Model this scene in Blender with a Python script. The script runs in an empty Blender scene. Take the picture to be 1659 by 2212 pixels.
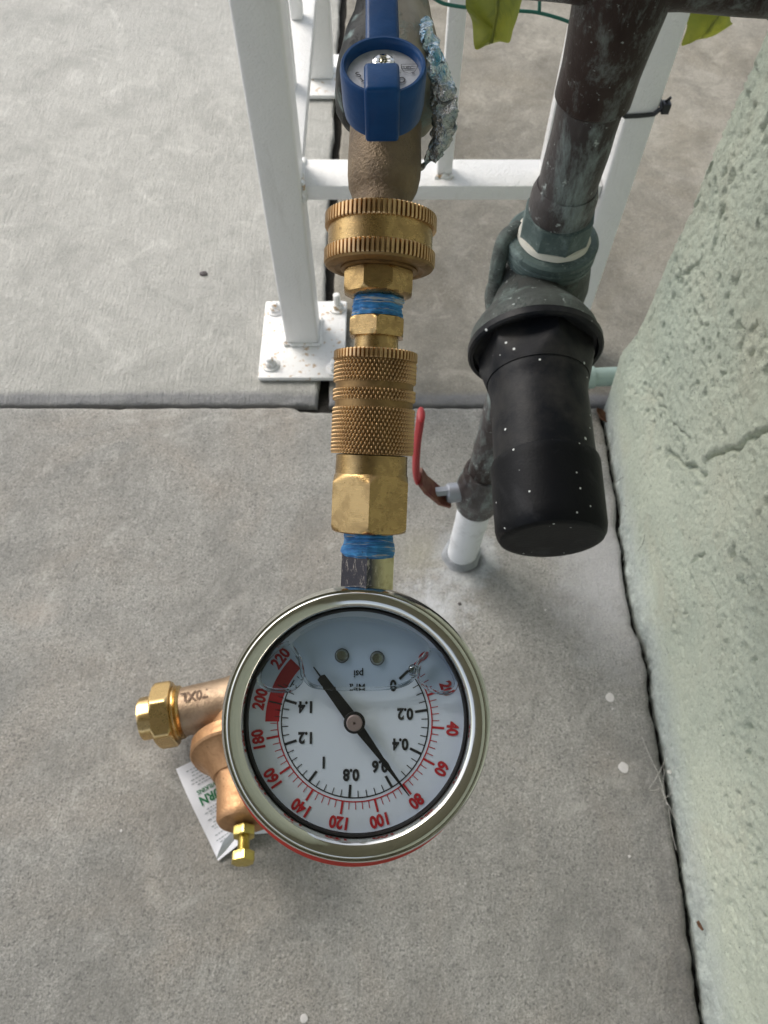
import bpy, math, random
import numpy as np
from mathutils import Vector, Matrix, noise
random.seed(7)
PI = math.pi
S = bpy.context.scene

# ------------------------------------------------------------------ camera, light, exposure
TH = math.radians(29.06)          # camera pitch from straight down
CAMZ = 0.685
F = 1600.0                        # focal length in photo units (picture 1659 x 2212)
CX, CY = 829.5, 1106.0
cam_d = bpy.data.cameras.new('camera')
cam = bpy.data.objects.new('camera', cam_d)
S.collection.objects.link(cam)
cam.location = (0, 0, CAMZ)
cam.rotation_euler = (TH, 0, 0)
cam_d.sensor_fit = 'VERTICAL'
cam_d.sensor_height = 36.0
cam_d.sensor_width = 27.0
cam_d.lens = F / 2212 * 36
cam_d.clip_start = 0.01
cam_d.clip_end = 500
cam_d.dof.use_dof = True
cam_d.dof.focus_distance = 0.215
cam_d.dof.aperture_fstop = 38
S.camera = cam

SUN_EL, SUN_AZ = 46, -52           # azimuth from +Y towards +X, degrees
w = bpy.data.worlds.new('World'); S.world = w; w.use_nodes = True
nt = w.node_tree
sky = nt.nodes.new('ShaderNodeTexSky'); sky.sky_type = 'NISHITA'; sky.sun_disc = False
sky.sun_elevation = math.radians(SUN_EL); sky.sun_rotation = math.radians(SUN_AZ)
sky.air_density = 1.0; sky.dust_density = 2.5; sky.ozone_density = 1.0
bg = nt.nodes['Background']; bg.inputs[1].default_value = 0.125
hs = nt.nodes.new('ShaderNodeHueSaturation'); hs.inputs['Saturation'].default_value = 0.55   # thin high cloud
nt.links.new(sky.outputs[0], hs.inputs['Color']); nt.links.new(hs.outputs[0], bg.inputs[0])
sl = bpy.data.lights.new('sun', 'SUN'); sl.energy = 1.5; sl.angle = math.radians(32); sl.color = (1.0, 0.95, 0.88)
so = bpy.data.objects.new('sun', sl); S.collection.objects.link(so)
az, el = math.radians(SUN_AZ), math.radians(SUN_EL)
sd = Vector((math.sin(az) * math.cos(el), math.cos(az) * math.cos(el), math.sin(el)))
so.rotation_euler = sd.to_track_quat('Z', 'Y').to_euler()
so.location = sd * 5
S.view_settings.view_transform = 'Standard'
try: S.view_settings.look = 'None'
except Exception: pass
S.view_settings.exposure = 1.0
S.view_settings.gamma = 1
S.view_settings.use_curve_mapping = False

# ------------------------------------------------------------------ measuring helpers
cT, sT = math.cos(TH), math.sin(TH)
RCAM = Matrix(((1, 0, 0), (0, cT, -sT), (0, sT, cT)))   # columns: right, up, towards viewer
def ray(px, py):
    rx, ry = (px - CX) / F, (CY - py) / F
    return Vector((rx, ry * cT + sT, ry * sT - cT))
def K(px, py, t):                       # point at depth t
    return Vector((0, 0, CAMZ)) + ray(px, py) * t
def G(px, py, z=0.0):                   # point at height z
    r = ray(px, py); return Vector((0, 0, CAMZ)) + r * ((z - CAMZ) / r.z)
def AY(px, py, Y):                      # point at distance Y
    r = ray(px, py); return Vector((0, 0, CAMZ)) + r * (Y / r.y)

# ------------------------------------------------------------------ object helpers
def link(o): S.collection.objects.link(o)
def tag(o, label=None, cat=None, group=None, kind=None):
    if label: o['label'] = label
    if cat: o['category'] = cat
    if group: o['group'] = group
    if kind: o['kind'] = kind
    return o
def empty(name, loc=(0, 0, 0), rot=None, **k):
    o = bpy.data.objects.new(name, None); link(o)
    o.empty_display_size = 0.02
    if rot is not None: o.matrix_world = Matrix.Translation(Vector(loc)) @ rot.to_4x4()
    else: o.location = loc
    return tag(o, **k)
def obj(name, v, f, m, parent=None, smooth=True, angle=32, **k):
    me = bpy.data.meshes.new(name)
    me.from_pydata([tuple(p) for p in v], [], f)
    me.validate()
    if m: me.materials.append(m)
    if smooth:
        me.shade_smooth()
        me.set_sharp_from_angle(angle=math.radians(angle))
    o = bpy.data.objects.new(name, me); link(o)
    if parent: o.parent = parent
    return tag(o, **k)
class MB:
    def __init__(s): s.v = []; s.f = []
    def add(s, v, f, M=None):
        n = len(s.v)
        if M is not None: v = [M @ Vector(p) for p in v]
        s.v += [tuple(p) for p in v]; s.f += [tuple(i + n for i in q) for q in f]; return s
    def build(s, name, m, parent=None, **k): return obj(name, s.v, s.f, m, parent, **k)
def lathe(prof, n=48, rmod=None, cap=True):
    v, f = [], []
    for (r, z) in prof:
        for i in range(n):
            a = 2 * PI * i / n
            rr = rmod(a, r, z) if rmod else r
            v.append((rr * math.cos(a), rr * math.sin(a), z))
    for j in range(len(prof) - 1):
        for i in range(n):
            k = (i + 1) % n
            f.append((j * n + i, j * n + k, (j + 1) * n + k, (j + 1) * n + i))
    if prof[0][1] > prof[-1][1]: f = [q[::-1] for q in f]
    if cap:
        up = prof[-1][1] >= prof[0][1]
        a = tuple(range(n)); b = tuple((len(prof) - 1) * n + i for i in range(n))
        f.append(a[::-1] if up else a); f.append(b if up else b[::-1])
    return v, f
def dens(prof, step):
    out = [prof[0]]
    for a, b in zip(prof, prof[1:]):
        k = max(1, int(math.hypot(a[0] - b[0], a[1] - b[1]) / step))
        for i in range(1, k + 1):
            t = i / k; out.append((a[0] + (b[0] - a[0]) * t, a[1] + (b[1] - a[1]) * t))
    return out
def axis_frame(a, b, up=Vector((0, 0, 1))):
    z = (Vector(b) - Vector(a)).normalized()
    x = up.cross(z)
    if x.length < 1e-4: x = Vector((1, 0, 0))
    x.normalize(); y = z.cross(x)
    return Matrix((x, y, z)).transposed()
def Mx(a, R): return Matrix.Translation(Vector(a)) @ R.to_4x4()
def tube(pts, r, n=12, cap=True):
    pts = [Vector(p) for p in pts]; v, f = [], []
    rs = r if isinstance(r, (list, tuple)) else [r] * len(pts)
    t0 = (pts[1] - pts[0]).normalized()
    x = t0.orthogonal().normalized()
    for i, p in enumerate(pts):
        t = (pts[min(i + 1, len(pts) - 1)] - pts[max(i - 1, 0)]).normalized()
        x = (x - t * x.dot(t)).normalized(); y = t.cross(x)
        for k in range(n):
            a = 2 * PI * k / n
            v.append(p + (x * math.cos(a) + y * math.sin(a)) * rs[i])
    for j in range(len(pts) - 1):
        for i in range(n):
            k = (i + 1) % n
            f.append((j * n + i, j * n + k, (j + 1) * n + k, (j + 1) * n + i))
    if cap:
        f.append(tuple(range(n))[::-1]); f.append(tuple((len(pts) - 1) * n + i for i in range(n)))
    return v, f
def smoothpath(pts, k=8):
    pts = [Vector(p) for p in pts]; out = []
    P = [pts[0] * 2 - pts[1]] + pts + [pts[-1] * 2 - pts[-2]]
    for i in range(1, len(P) - 2):
        for j in range(k):
            t = j / k
            out.append(0.5 * ((2 * P[i]) + (-P[i-1] + P[i+1]) * t + (2*P[i-1] - 5*P[i] + 4*P[i+1] - P[i+2]) * t*t + (-P[i-1] + 3*P[i] - 3*P[i+1] + P[i+2]) * t**3))
    out.append(pts[-1]); return out
def rbox(x0, x1, y0, y1, z0, z1, b=0.0015, seg=2):
    import bmesh
    bm = bmesh.new(); bmesh.ops.create_cube(bm, size=1)
    for q in bm.verts:
        q.co = Vector((x0 if q.co.x < 0 else x1, y0 if q.co.y < 0 else y1, z0 if q.co.z < 0 else z1))
    if b: bmesh.ops.bevel(bm, geom=bm.edges[:], offset=b, segments=seg, affect='EDGES', profile=0.5)
    bm.verts.index_update()
    v = [q.co.copy() for q in bm.verts]; f = [tuple(a.index for a in q.verts) for q in bm.faces]
    bm.free(); return v, f
def prism(poly, z0, z1):
    n = len(poly)
    v = [(x, y, z0) for x, y in poly] + [(x, y, z1) for x, y in poly]
    f = [tuple(range(n))[::-1], tuple(range(n, 2 * n))] + [(i, (i + 1) % n, n + (i + 1) % n, n + i) for i in range(n)]
    return v, f
def text_vf(s, size, bold=0.0, sx=1.0, align='CENTER', space=1.0):
    c = bpy.data.curves.new('t', 'FONT'); c.body = s; c.size = size; c.align_x = align; c.align_y = 'CENTER'
    c.offset = bold * size; c.resolution_u = 3; c.space_character = space
    o = bpy.data.objects.new('t', c); link(o)
    me = bpy.data.meshes.new_from_object(o)
    v = [Vector((p.co.x * sx, p.co.y, 0)) for p in me.vertices]; f = [tuple(p.vertices) for p in me.polygons]
    bpy.data.objects.remove(o); bpy.data.curves.remove(c); bpy.data.meshes.remove(me)
    return v, f

# ------------------------------------------------------------------ materials
class NT:
    def __init__(s, name):
        s.m = bpy.data.materials.new(name); s.m.use_nodes = True
        s.t = s.m.node_tree; s.b = s.t.nodes['Principled BSDF']; s.out = s.t.nodes['Material Output']
        s.tc = s.t.nodes.new('ShaderNodeTexCoord')
    def n(s, t, **k):
        x = s.t.nodes.new(t)
        for a, b in k.items(): setattr(x, a, b)
        return x
    def l(s, a, b): s.t.links.new(a, b)
    def co(s, scale=(1, 1, 1), rot=(0, 0, 0)):
        mp = s.n('ShaderNodeMapping'); mp.inputs['Scale'].default_value = scale; mp.inputs['Rotation'].default_value = rot
        s.l(s.tc.outputs['Object'], mp.inputs[0]); return mp.outputs[0]
    def noise(s, scale, detail=4, rough=0.6, vec=None, dist=0.0):
        x = s.n('ShaderNodeTexNoise'); x.inputs['Scale'].default_value = scale; x.inputs['Detail'].default_value = detail
        x.inputs['Roughness'].default_value = rough; x.inputs['Distortion'].default_value = dist
        s.l(vec or s.tc.outputs['Object'], x.inputs['Vector']); return x.outputs['Fac']
    def voro(s, scale, vec=None, feature='F1'):
        x = s.n('ShaderNodeTexVoronoi'); x.feature = feature; x.inputs['Scale'].default_value = scale
        s.l(vec or s.tc.outputs['Object'], x.inputs['Vector']); return x.outputs['Distance']
    def ramp(s, fac, a, b, c0=(0, 0, 0, 1), c1=(1, 1, 1, 1)):
        x = s.n('ShaderNodeValToRGB'); e = x.color_ramp.elements
        e[0].position = a; e[1].position = b; e[0].color = c0; e[1].color = c1
        s.l(fac, x.inputs[0]); return x.outputs[0]
    def mix(s, fac, a, b, mode='MIX'):
        x = s.n('ShaderNodeMix'); x.data_type = 'RGBA'; x.blend_type = mode
        for sock, val in ((x.inputs[0], fac), (x.inputs[6], a), (x.inputs[7], b)):
            if isinstance(val, (int, float)): sock.default_value = val
            elif isinstance(val, (tuple, list)): sock.default_value = tuple(val) + ((1,) if len(val) == 3 else ())
            else: s.l(val, sock)
        return x.outputs[2]
    def math(s, op, a, b=0.0, c=None):
        x = s.n('ShaderNodeMath', operation=op)
        for i, val in enumerate((a, b, c)):
            if val is None: continue
            if isinstance(val, (int, float)): x.inputs[i].default_value = val
            else: s.l(val, x.inputs[i])
        return x.outputs[0]
    def bump(s, h, dist=0.001, strength=1.0, prev=None):
        x = s.n('ShaderNodeBump'); x.inputs['Distance'].default_value = dist; x.inputs['Strength'].default_value = strength
        s.l(h, x.inputs['Height'])
        if prev: s.l(prev, x.inputs['Normal'])
        return x.outputs[0]
    def set(s, color=None, rough=None, metal=None, normal=None, spec=None):
        for nm, val in (('Base Color', color), ('Roughness', rough), ('Metallic', metal), ('Normal', normal), ('Specular IOR Level', spec)):
            if val is None: continue
            if isinstance(val, (int, float)): s.b.inputs[nm].default_value = val
            elif isinstance(val, (tuple, list)): s.b.inputs[nm].default_value = tuple(val) + (1,)
            else: s.l(val, s.b.inputs[nm])
        return s.m

def spot_mask(m, cx, cy, r0, r1, distort=0.02, dscale=30, sy=1.0):
    """soft irregular spot round a fixed place (stain, contact line)"""
    sep = m.n('ShaderNodeSeparateXYZ'); m.l(m.tc.outputs['Object'], sep.inputs[0])
    dx = m.math('SUBTRACT', sep.outputs[0], cx); dy = m.math('MULTIPLY', m.math('SUBTRACT', sep.outputs[1], cy), sy)
    d = m.math('SQRT', m.math('ADD', m.math('MULTIPLY', dx, dx), m.math('MULTIPLY', dy, dy)))
    nz = m.math('MULTIPLY', m.math('SUBTRACT', m.noise(dscale, 4, 0.65), 0.5), distort * 2)
    return m.ramp(m.math('ADD', d, nz), r0, r1, (1, 1, 1, 1), (0, 0, 0, 1))

def concrete(name, c0, c1, grain=0.5, brush=0.3, warm=None, stains_contact=(), joint=False, bumpd=0.0014, blotch=0.5):
    m = NT(name)
    big = m.noise(3.2, 4, 0.55)
    mid = m.noise(22, 5, 0.65, dist=0.4)
    col = m.mix(m.ramp(m.math('ADD', m.math('MULTIPLY', big, 0.6), m.math('MULTIPLY', mid, 0.4)), 0.33, 0.68), c0, c1)
    if warm: col = m.mix(m.math('MULTIPLY', m.ramp(m.noise(6.0, 4, 0.6, dist=1.0), 0.45, 0.7), 0.7), col, warm)
    fine = m.noise(620, 3, 0.75)
    fine2 = m.noise(1000, 2, 0.6)
    g = m.ramp(fine, 0.32, 0.68, (1 - grain,) * 3 + (1,), (1 + 0.45 * grain,) * 3 + (1,))
    col = m.mix(1.0, col, g, 'MULTIPLY')
    # pale and dark sand grains
    v = m.n('ShaderNodeTexVoronoi'); v.inputs['Scale'].default_value = 640; m.l(m.tc.outputs['Object'], v.inputs['Vector'])
    sepc = m.n('ShaderNodeSeparateColor'); m.l(v.outputs['Color'], sepc.inputs[0])
    col = m.mix(m.math('MULTIPLY', m.math('GREATER_THAN', sepc.outputs[0], 0.90), grain * 0.8), col, (0.5, 0.48, 0.45))
    col = m.mix(m.math('MULTIPLY', m.math('LESS_THAN', sepc.outputs[0], 0.09), grain * 0.9), col, (0.06, 0.06, 0.065))
    br = m.noise(1.0, 4, 0.7, m.co((420, 22, 1)))
    col = m.mix(m.math('MULTIPLY', m.ramp(br, 0.35, 0.72), brush * 0.35), col, tuple(x * 0.55 for x in c0))
    # cloudy darker marks
    bl = m.ramp(m.noise(11, 6, 0.72, dist=0.8), 0.46, 0.66)
    col = m.mix(m.math('MULTIPLY', bl, blotch), col, tuple(x * 0.62 for x in c0))
    bl2 = m.ramp(m.noise(17, 5, 0.7, m.co((1, 1, 1), (0, 0, 1.3)), dist=1.2), 0.55, 0.72)
    col = m.mix(m.math('MULTIPLY', bl2, blotch * 0.8), col, tuple(min(1, x * 1.25) for x in c1))
    pit = m.math('MULTIPLY', m.ramp(m.voro(75), 0.04, 0.07, (1, 1, 1, 1), (0, 0, 0, 1)), 0.6)
    col = m.mix(pit, col, (0.09, 0.085, 0.08))
    cl = m.ramp(m.noise(60, 5, 0.7, dist=0.6), 0.52, 0.72)
    col = m.mix(m.math('MULTIPLY', cl, 0.32), col, tuple(x * 0.6 for x in c0))
    for (cx, cy, r0, r1, c, a, di, ds, sy) in stains_contact:
        k = m.math('MULTIPLY', spot_mask(m, cx, cy, r0, r1, di, ds, sy), a)
        col = m.mix(k, col, c)
    if joint:
        sp2 = m.n('ShaderNodeSeparateXYZ'); m.l(m.tc.outputs['Object'], sp2.inputs[0])
        yy = m.math('ADD', sp2.outputs[1], m.math('MULTIPLY', m.math('SUBTRACT', m.noise(45, 4, 0.7), 0.5), 0.008))
        k = m.ramp(yy, 0.536, 0.541, (1, 1, 1, 1), (0, 0, 0, 1))
        col = m.mix(m.math('MULTIPLY', k, m.math('ADD', 0.35, m.math('MULTIPLY', m.noise(30, 4, 0.7), 0.6))), col, (0.20, 0.205, 0.225))
    h = m.math('ADD', m.math('MULTIPLY', m.noise(170, 4, 0.7), 1.0), m.math('MULTIPLY', m.math('ADD', br, fine2), 0.5 * brush + 0.12))
    b = m.bump(h, bumpd, 1.0)
    return m.set(col, 0.92, 0, b, 0.25)

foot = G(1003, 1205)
M_slabA = concrete('concrete_upper_left', (0.52, 0.515, 0.475), (0.64, 0.63, 0.585), 0.22, 1.2, joint=True, bumpd=0.003)
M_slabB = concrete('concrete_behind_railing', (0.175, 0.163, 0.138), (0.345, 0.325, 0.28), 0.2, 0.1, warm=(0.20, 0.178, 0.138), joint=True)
M_slabC = concrete('concrete_near_slab', (0.275, 0.27, 0.25), (0.41, 0.40, 0.37), 0.42, 0.45, warm=(0.36, 0.325, 0.28),
    stains_contact=((foot.x + .002, foot.y, 0.014, 0.040, (0.55, 0.58, 0.62), 0.6, 0.02, 70, 1.0),
            (foot.x, foot.y, 0.0165, 0.022, (0.06, 0.06, 0.06), 0.8, 0.004, 90, 1.0),  # dark contact line round the pipe foot
            (foot.x - 0.03, foot.y - 0.055, 0.0, 0.040, (0.62, 0.64, 0.68), 0.6, 0.05, 60, 0.8),
            (foot.x - 0.045, foot.y + 0.005, 0.0, 0.035, (0.34, 0.32, 0.25), 0.6, 0.01, 40, 1.0),
            (G(75, 1325).x, G(75, 1325).y, 0.0, 0.03, (0.40, 0.35, 0.30), 0.5, 0.012, 40, 1.4),
            (0.225, 0.32, 0.02, 0.07, (0.50, 0.50, 0.52), 0.6, 0.03, 40, 0.5),
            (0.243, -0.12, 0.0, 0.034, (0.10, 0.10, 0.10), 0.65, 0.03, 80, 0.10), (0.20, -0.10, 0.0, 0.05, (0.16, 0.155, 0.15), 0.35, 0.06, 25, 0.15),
            (-0.23, -0.18, 0.0, 0.16, (0.22, 0.205, 0.18), 0.35, 0.16, 9, 1.0), (0.03, 0.40, 0.0, 0.09, (0.20, 0.20, 0.19), 0.3, 0.08, 18, 1.0)))
m = NT('joint_dirt'); M_dirt = m.set(m.mix(m.noise(120), (0.006, 0.006, 0.005), (0.025, 0.022, 0.018)), 1, 0, m.bump(m.noise(200), 0.003))
m = NT('soil'); M_soil = m.set(m.mix(m.noise(9), (0.16, 0.15, 0.135), (0.25, 0.24, 0.22)), 1, 0, m.bump(m.noise(60), 0.003))

def stucco():
    m = NT('green_stucco')
    col = m.mix(m.ramp(m.noise(7, 5, 0.6), 0.35, 0.65), (0.49, 0.545, 0.45), (0.60, 0.64, 0.52))
    col = m.mix(m.math('MULTIPLY', m.ramp(m.noise(14, 4, 0.6, dist=1), 0.52, 0.72), 0.35), col, (0.53, 0.51, 0.40))
    # darker tone in the pores
    geo = m.n('ShaderNodeNewGeometry')
    pore = m.ramp(geo.outputs['Pointiness'], 0.36, 0.49, (1, 1, 1, 1), (0, 0, 0, 1))
    col = m.mix(m.math('MULTIPLY', pore, 0.7), col, (0.13, 0.15, 0.125))
    sp = m.ramp(m.math('ADD', m.voro(230), m.math('MULTIPLY', m.noise(60, 3), 0.3)), 0.22, 0.32, (1, 1, 1, 1), (0, 0, 0, 1))
    gate = m.ramp(m.noise(16, 3), 0.42, 0.55)
    col = m.mix(m.math('MULTIPLY', m.math('MULTIPLY', sp, gate), 0.65), col, (0.10, 0.12, 0.105))
    # chalky splash band along the foot
    sep = m.n('ShaderNodeSeparateXYZ'); m.l(m.tc.outputs['Object'], sep.inputs[0])
    zz = m.math('ADD', sep.outputs[2], m.math('MULTIPLY', m.noise(25, 4, 0.7), 0.05))
    band = m.ramp(zz, 0.035, 0.075, (1, 1, 1, 1), (0, 0, 0, 1))
    col = m.mix(m.math('MULTIPLY', band, 0.5), col, (0.50, 0.55, 0.56))
    ch = m.math('MULTIPLY', m.ramp(m.noise(300, 3, 0.7), 0.60, 0.68), m.ramp(zz, 0.06, 0.16, (1, 1, 1, 1), (0, 0, 0, 1)))
    col = m.mix(m.math('MULTIPLY', ch, 0.5), col, (0.75, 0.78, 0.76))
    gr = m.ramp(m.noise(620, 4, 0.8), 0.30, 0.70, (0.80, 0.80, 0.80, 1), (1.12, 1.12, 1.12, 1))
    col = m.mix(1.0, col, gr, 'MULTIPLY')
    dk = m.math('MULTIPLY', m.ramp(m.noise(270, 5, 0.8), 0.59, 0.64), m.ramp(m.noise(22, 4, 0.7), 0.40, 0.58))
    col = m.mix(m.math('MULTIPLY', dk, 0.85), col, (0.11, 0.13, 0.11))
    drt = m.math('MULTIPLY', m.ramp(zz, 0.018, 0.05, (1, 1, 1, 1), (0, 0, 0, 1)), m.ramp(m.noise(70, 5, 0.7), 0.42, 0.62))
    col = m.mix(m.math('MULTIPLY', drt, 0.6), col, (0.20, 0.21, 0.20))
    h = m.math('ADD', m.math('ADD', m.noise(260, 5, 0.75), m.math('MULTIPLY', m.noise(700, 4, 0.8), 0.5)), m.math('MULTIPLY', m.noise(90, 4, 0.6), 1.2))
    return m.set(col, 0.85, 0, m.bump(h, 0.0018, 1.0), 0.3)
M_stucco = stucco()

def white_paint(name='white_gate_paint', rust=0.0):
    m = NT(name)
    col = m.mix(m.noise(12, 4), (0.74, 0.735, 0.725), (0.82, 0.815, 0.80))
    st = m.ramp(m.noise(1, 5, 0.7, m.co((60, 60, 9)), dist=0.6), 0.58, 0.75)
    col = m.mix(m.math('MULTIPLY', st, 0.30), col, (0.42, 0.40, 0.35))
    sp_k = m.ramp(m.noise(330, 3, 0.7), 0.70, 0.73)
    col = m.mix(m.math('MULTIPLY', sp_k, 0.5), col, (0.30, 0.28, 0.25))
    if rust:
        k = m.ramp(m.noise(110, 4, 0.7), 0.575, 0.64)
        col = m.mix(m.math('MULTIPLY', k, rust), col, (0.42, 0.25, 0.09))
    h = m.math('ADD', m.noise(420, 3, 0.6), m.math('MULTIPLY', m.noise(90, 3), 0.8))
    return m.set(col, 0.42, 0, m.bump(h, 0.0009, 1.0), 0.5)
M_white = white_paint(); M_whiterust = white_paint('white_plate_paint', 0.9)

def brass(name, c=(0.50, 0.335, 0.145), dark=(0.14, 0.085, 0.045), r0=0.16, r1=0.42, amount=0.65, scratch=True, bump=0.00005, sc=160, groove=False):
    m = NT(name)
    k = m.ramp(m.noise(sc, 5, 0.7, dist=0.5), 0.42, 0.75)
    col = m.mix(m.math('MULTIPLY', k, amount), c, dark)
    k2 = m.ramp(m.noise(sc * 2.7, 4, 0.7), 0.62, 0.72)
    col = m.mix(m.math('MULTIPLY', k2, amount * 0.8), col, tuple(x * 0.45 for x in dark))
    if groove:
        geo = m.n('ShaderNodeNewGeometry')
        gv = m.ramp(geo.outputs['Pointiness'], 0.40, 0.52, (1, 1, 1, 1), (0, 0, 0, 1))
        col = m.mix(m.math('MULTIPLY', gv, 0.85), col, (0.05, 0.028, 0.018))
    sv = m.noise(1.0, 3, 0.7, m.co((350, 350, 4200)))
    rough = m.math('ADD', m.math('MULTIPLY', m.math('ADD', k, sv), (r1 - r0) * 0.6), r0)
    h = m.math('ADD', m.math('MULTIPLY', sv, 1.2 if scratch else 0.0), m.math('MULTIPLY', m.noise(sc * 5, 3, 0.6), 0.5))
    return m.set(col, rough, 1.0, m.bump(h, bump, 1.0))
M_brass = brass('worn_brass')
M_brassK = brass('knurled_brass', (0.60, 0.40, 0.21), (0.16, 0.09, 0.05), 0.25, 0.45, 0.4, False, groove=True)
M_brassD = brass('dark_brass', (0.30, 0.19, 0.085), (0.08, 0.05, 0.03), 0.4, 0.65, 0.6, True)
M_brassN = brass('new_brass', (0.68, 0.48, 0.22), (0.42, 0.26, 0.12), 0.22, 0.38, 0.4, False, 0.00005)
M_castN = brass('new_cast_bronze', (0.50, 0.295, 0.155), (0.26, 0.14, 0.075), 0.46, 0.65, 0.6, False, 0.0007, 110)
M_castG = brass('new_cast_bronze_grey', (0.38, 0.28, 0.19), (0.20, 0.13, 0.09), 0.46, 0.62, 0.6, False, 0.0007, 110)
M_zinc = brass('yellow_zinc', (0.62, 0.49, 0.15), (0.36, 0.32, 0.11), 0.24, 0.42, 0.4, False, 0.00005)
m = NT('chrome'); nzc = m.noise(130, 4, 0.6)
M_chrome = m.set((0.62, 0.61, 0.56), m.math('ADD', m.math('MULTIPLY', m.ramp(nzc, 0.4, 0.8), 0.14), 0.07), 1.0, m.bump(m.noise(45, 3), 0.00035, 0.6))
m = NT('steel_stem'); M_steel = m.set(m.mix(m.ramp(m.noise(260, 5, 0.7), 0.4, 0.7), (0.55, 0.52, 0.42), (0.22, 0.21, 0.20)), 0.22, 1.0, m.bump(m.noise(500), 0.0001))
m = NT('worn_stem_with_reflection')
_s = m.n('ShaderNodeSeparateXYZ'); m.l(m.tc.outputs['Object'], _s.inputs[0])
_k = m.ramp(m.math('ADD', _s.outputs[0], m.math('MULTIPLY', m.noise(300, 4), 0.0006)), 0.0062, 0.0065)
_left = m.mix(m.ramp(m.noise(1, 5, 0.8, m.co((900, 260, 900))), 0.55, 0.66), (0.07, 0.07, 0.085), (0.50, 0.46, 0.42))  # dark left face is a reflection painted into the colour
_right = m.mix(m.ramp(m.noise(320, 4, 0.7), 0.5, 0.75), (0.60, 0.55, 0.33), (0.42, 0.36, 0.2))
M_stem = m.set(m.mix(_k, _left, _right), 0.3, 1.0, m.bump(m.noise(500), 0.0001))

def cast_bronze_old():
    m = NT('faucet_bronze')
    col = m.mix(m.ramp(m.noise(75, 5, 0.65), 0.35, 0.7), (0.25, 0.185, 0.115), (0.13, 0.095, 0.065))
    h = m.noise(950, 3, 0.7)
    return m.set(col, 0.48, 0.5, m.bump(h, 0.0006, 1.0), 0.25)
M_bib = cast_bronze_old()
def verdigris(name, base, base2, patina, amount=0.5, scale=60, rough=0.6, metal=0.2, bump=0.0004, white=0.3, stretch=(1, 1, 1), spec=0.18):
    m = NT(name)
    vec = m.co(stretch)
    col = m.mix(m.ramp(m.noise(scale * 0.5, 5, 0.65, vec), 0.38, 0.66), base, base2)
    k = m.ramp(m.noise(scale, 8, 0.78, vec, dist=0.25), 0.50, 0.64)
    col = m.mix(m.math('MULTIPLY', k, amount), col, patina)
    k2 = m.ramp(m.noise(scale * 5, 3, 0.65), 0.66, 0.71)
    col = m.mix(m.math('MULTIPLY', k2, white), col, (0.55, 0.60, 0.58))
    return m.set(col, rough, metal, m.bump(m.math('ADD', m.noise(scale * 3, 5, 0.7), k), bump, 1.0), spec)
M_copper = verdigris('dark_copper_pipe', (0.028, 0.018, 0.016), (0.062, 0.045, 0.040), (0.22, 0.25, 0.24), 0.75, 80, 0.42, 0.35, 0.0003, 0.55, (1, 1, 0.5))
M_copperP = verdigris('patina_copper_pipe', (0.040, 0.030, 0.028), (0.13, 0.125, 0.125), (0.27, 0.32, 0.31), 1.0, 42, 0.42, 0.3, 0.0007, 0.8, (1, 1, 0.4))
M_bibP = verdigris('faucet_patina', (0.32, 0.28, 0.22), (0.17, 0.15, 0.12), (0.22, 0.30, 0.28), 0.8, 60, 0.45, 0.35, 0.0004, 0.35, (1, 1, 0.4))
_m = M_bibP.node_tree; _bc = [n for n in _m.nodes if n.type == 'BSDF_PRINCIPLED'][0].inputs['Base Color']
_src = _bc.links[0].from_socket; _tc = [n for n in _m.nodes if n.type == 'TEX_COORD'][0]
_sp = _m.nodes.new('ShaderNodeSeparateXYZ'); _m.links.new(_tc.outputs['Object'], _sp.inputs[0])
_nz = _m.nodes.new('ShaderNodeTexNoise'); _nz.inputs['Scale'].default_value = 120; _m.links.new(_tc.outputs['Object'], _nz.inputs['Vector'])
_ad = _m.nodes.new('ShaderNodeMath'); _ad.operation = 'MULTIPLY_ADD'; _ad.inputs[1].default_value = 0.012; _m.links.new(_nz.outputs['Fac'], _ad.inputs[0]); _m.links.new(_sp.outputs[0], _ad.inputs[2])
_rp = _m.nodes.new('ShaderNodeValToRGB'); _rp.color_ramp.elements[0].position = 0.008; _rp.color_ramp.elements[1].position = 0.012; _m.links.new(_ad.outputs[0], _rp.inputs[0])
_n2 = _m.nodes.new('ShaderNodeTexNoise'); _n2.inputs['Scale'].default_value = 200; _n2.inputs['Detail'].default_value = 5; _m.links.new(_tc.outputs['Object'], _n2.inputs['Vector'])
_r2 = _m.nodes.new('ShaderNodeValToRGB'); _r2.color_ramp.elements[0].position = 0.52; _r2.color_ramp.elements[1].position = 0.72
_r2.color_ramp.elements[0].color = (0.016, 0.018, 0.018, 1); _r2.color_ramp.elements[1].color = (0.20, 0.27, 0.26, 1); _m.links.new(_n2.outputs['Fac'], _r2.inputs[0])
_mx = _m.nodes.new('ShaderNodeMix'); _mx.data_type = 'RGBA'; _m.links.new(_rp.outputs[0], _mx.inputs[0]); _m.links.new(_src, _mx.inputs[6]); _m.links.new(_r2.outputs[0], _mx.inputs[7]); _m.links.new(_mx.outputs[2], _bc)
M_green = verdigris('green_bronze', (0.075, 0.105, 0.10), (0.15, 0.20, 0.19), (0.27, 0.34, 0.33), 0.8, 70, 0.5, 0.1, 0.0005, 0.3)
M_prv = verdigris('old_regulator_bronze', (0.045, 0.048, 0.045), (0.12, 0.135, 0.125), (0.20, 0.25, 0.23), 0.8, 55, 0.55, 0.15, 0.0007, 0.8)
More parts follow.
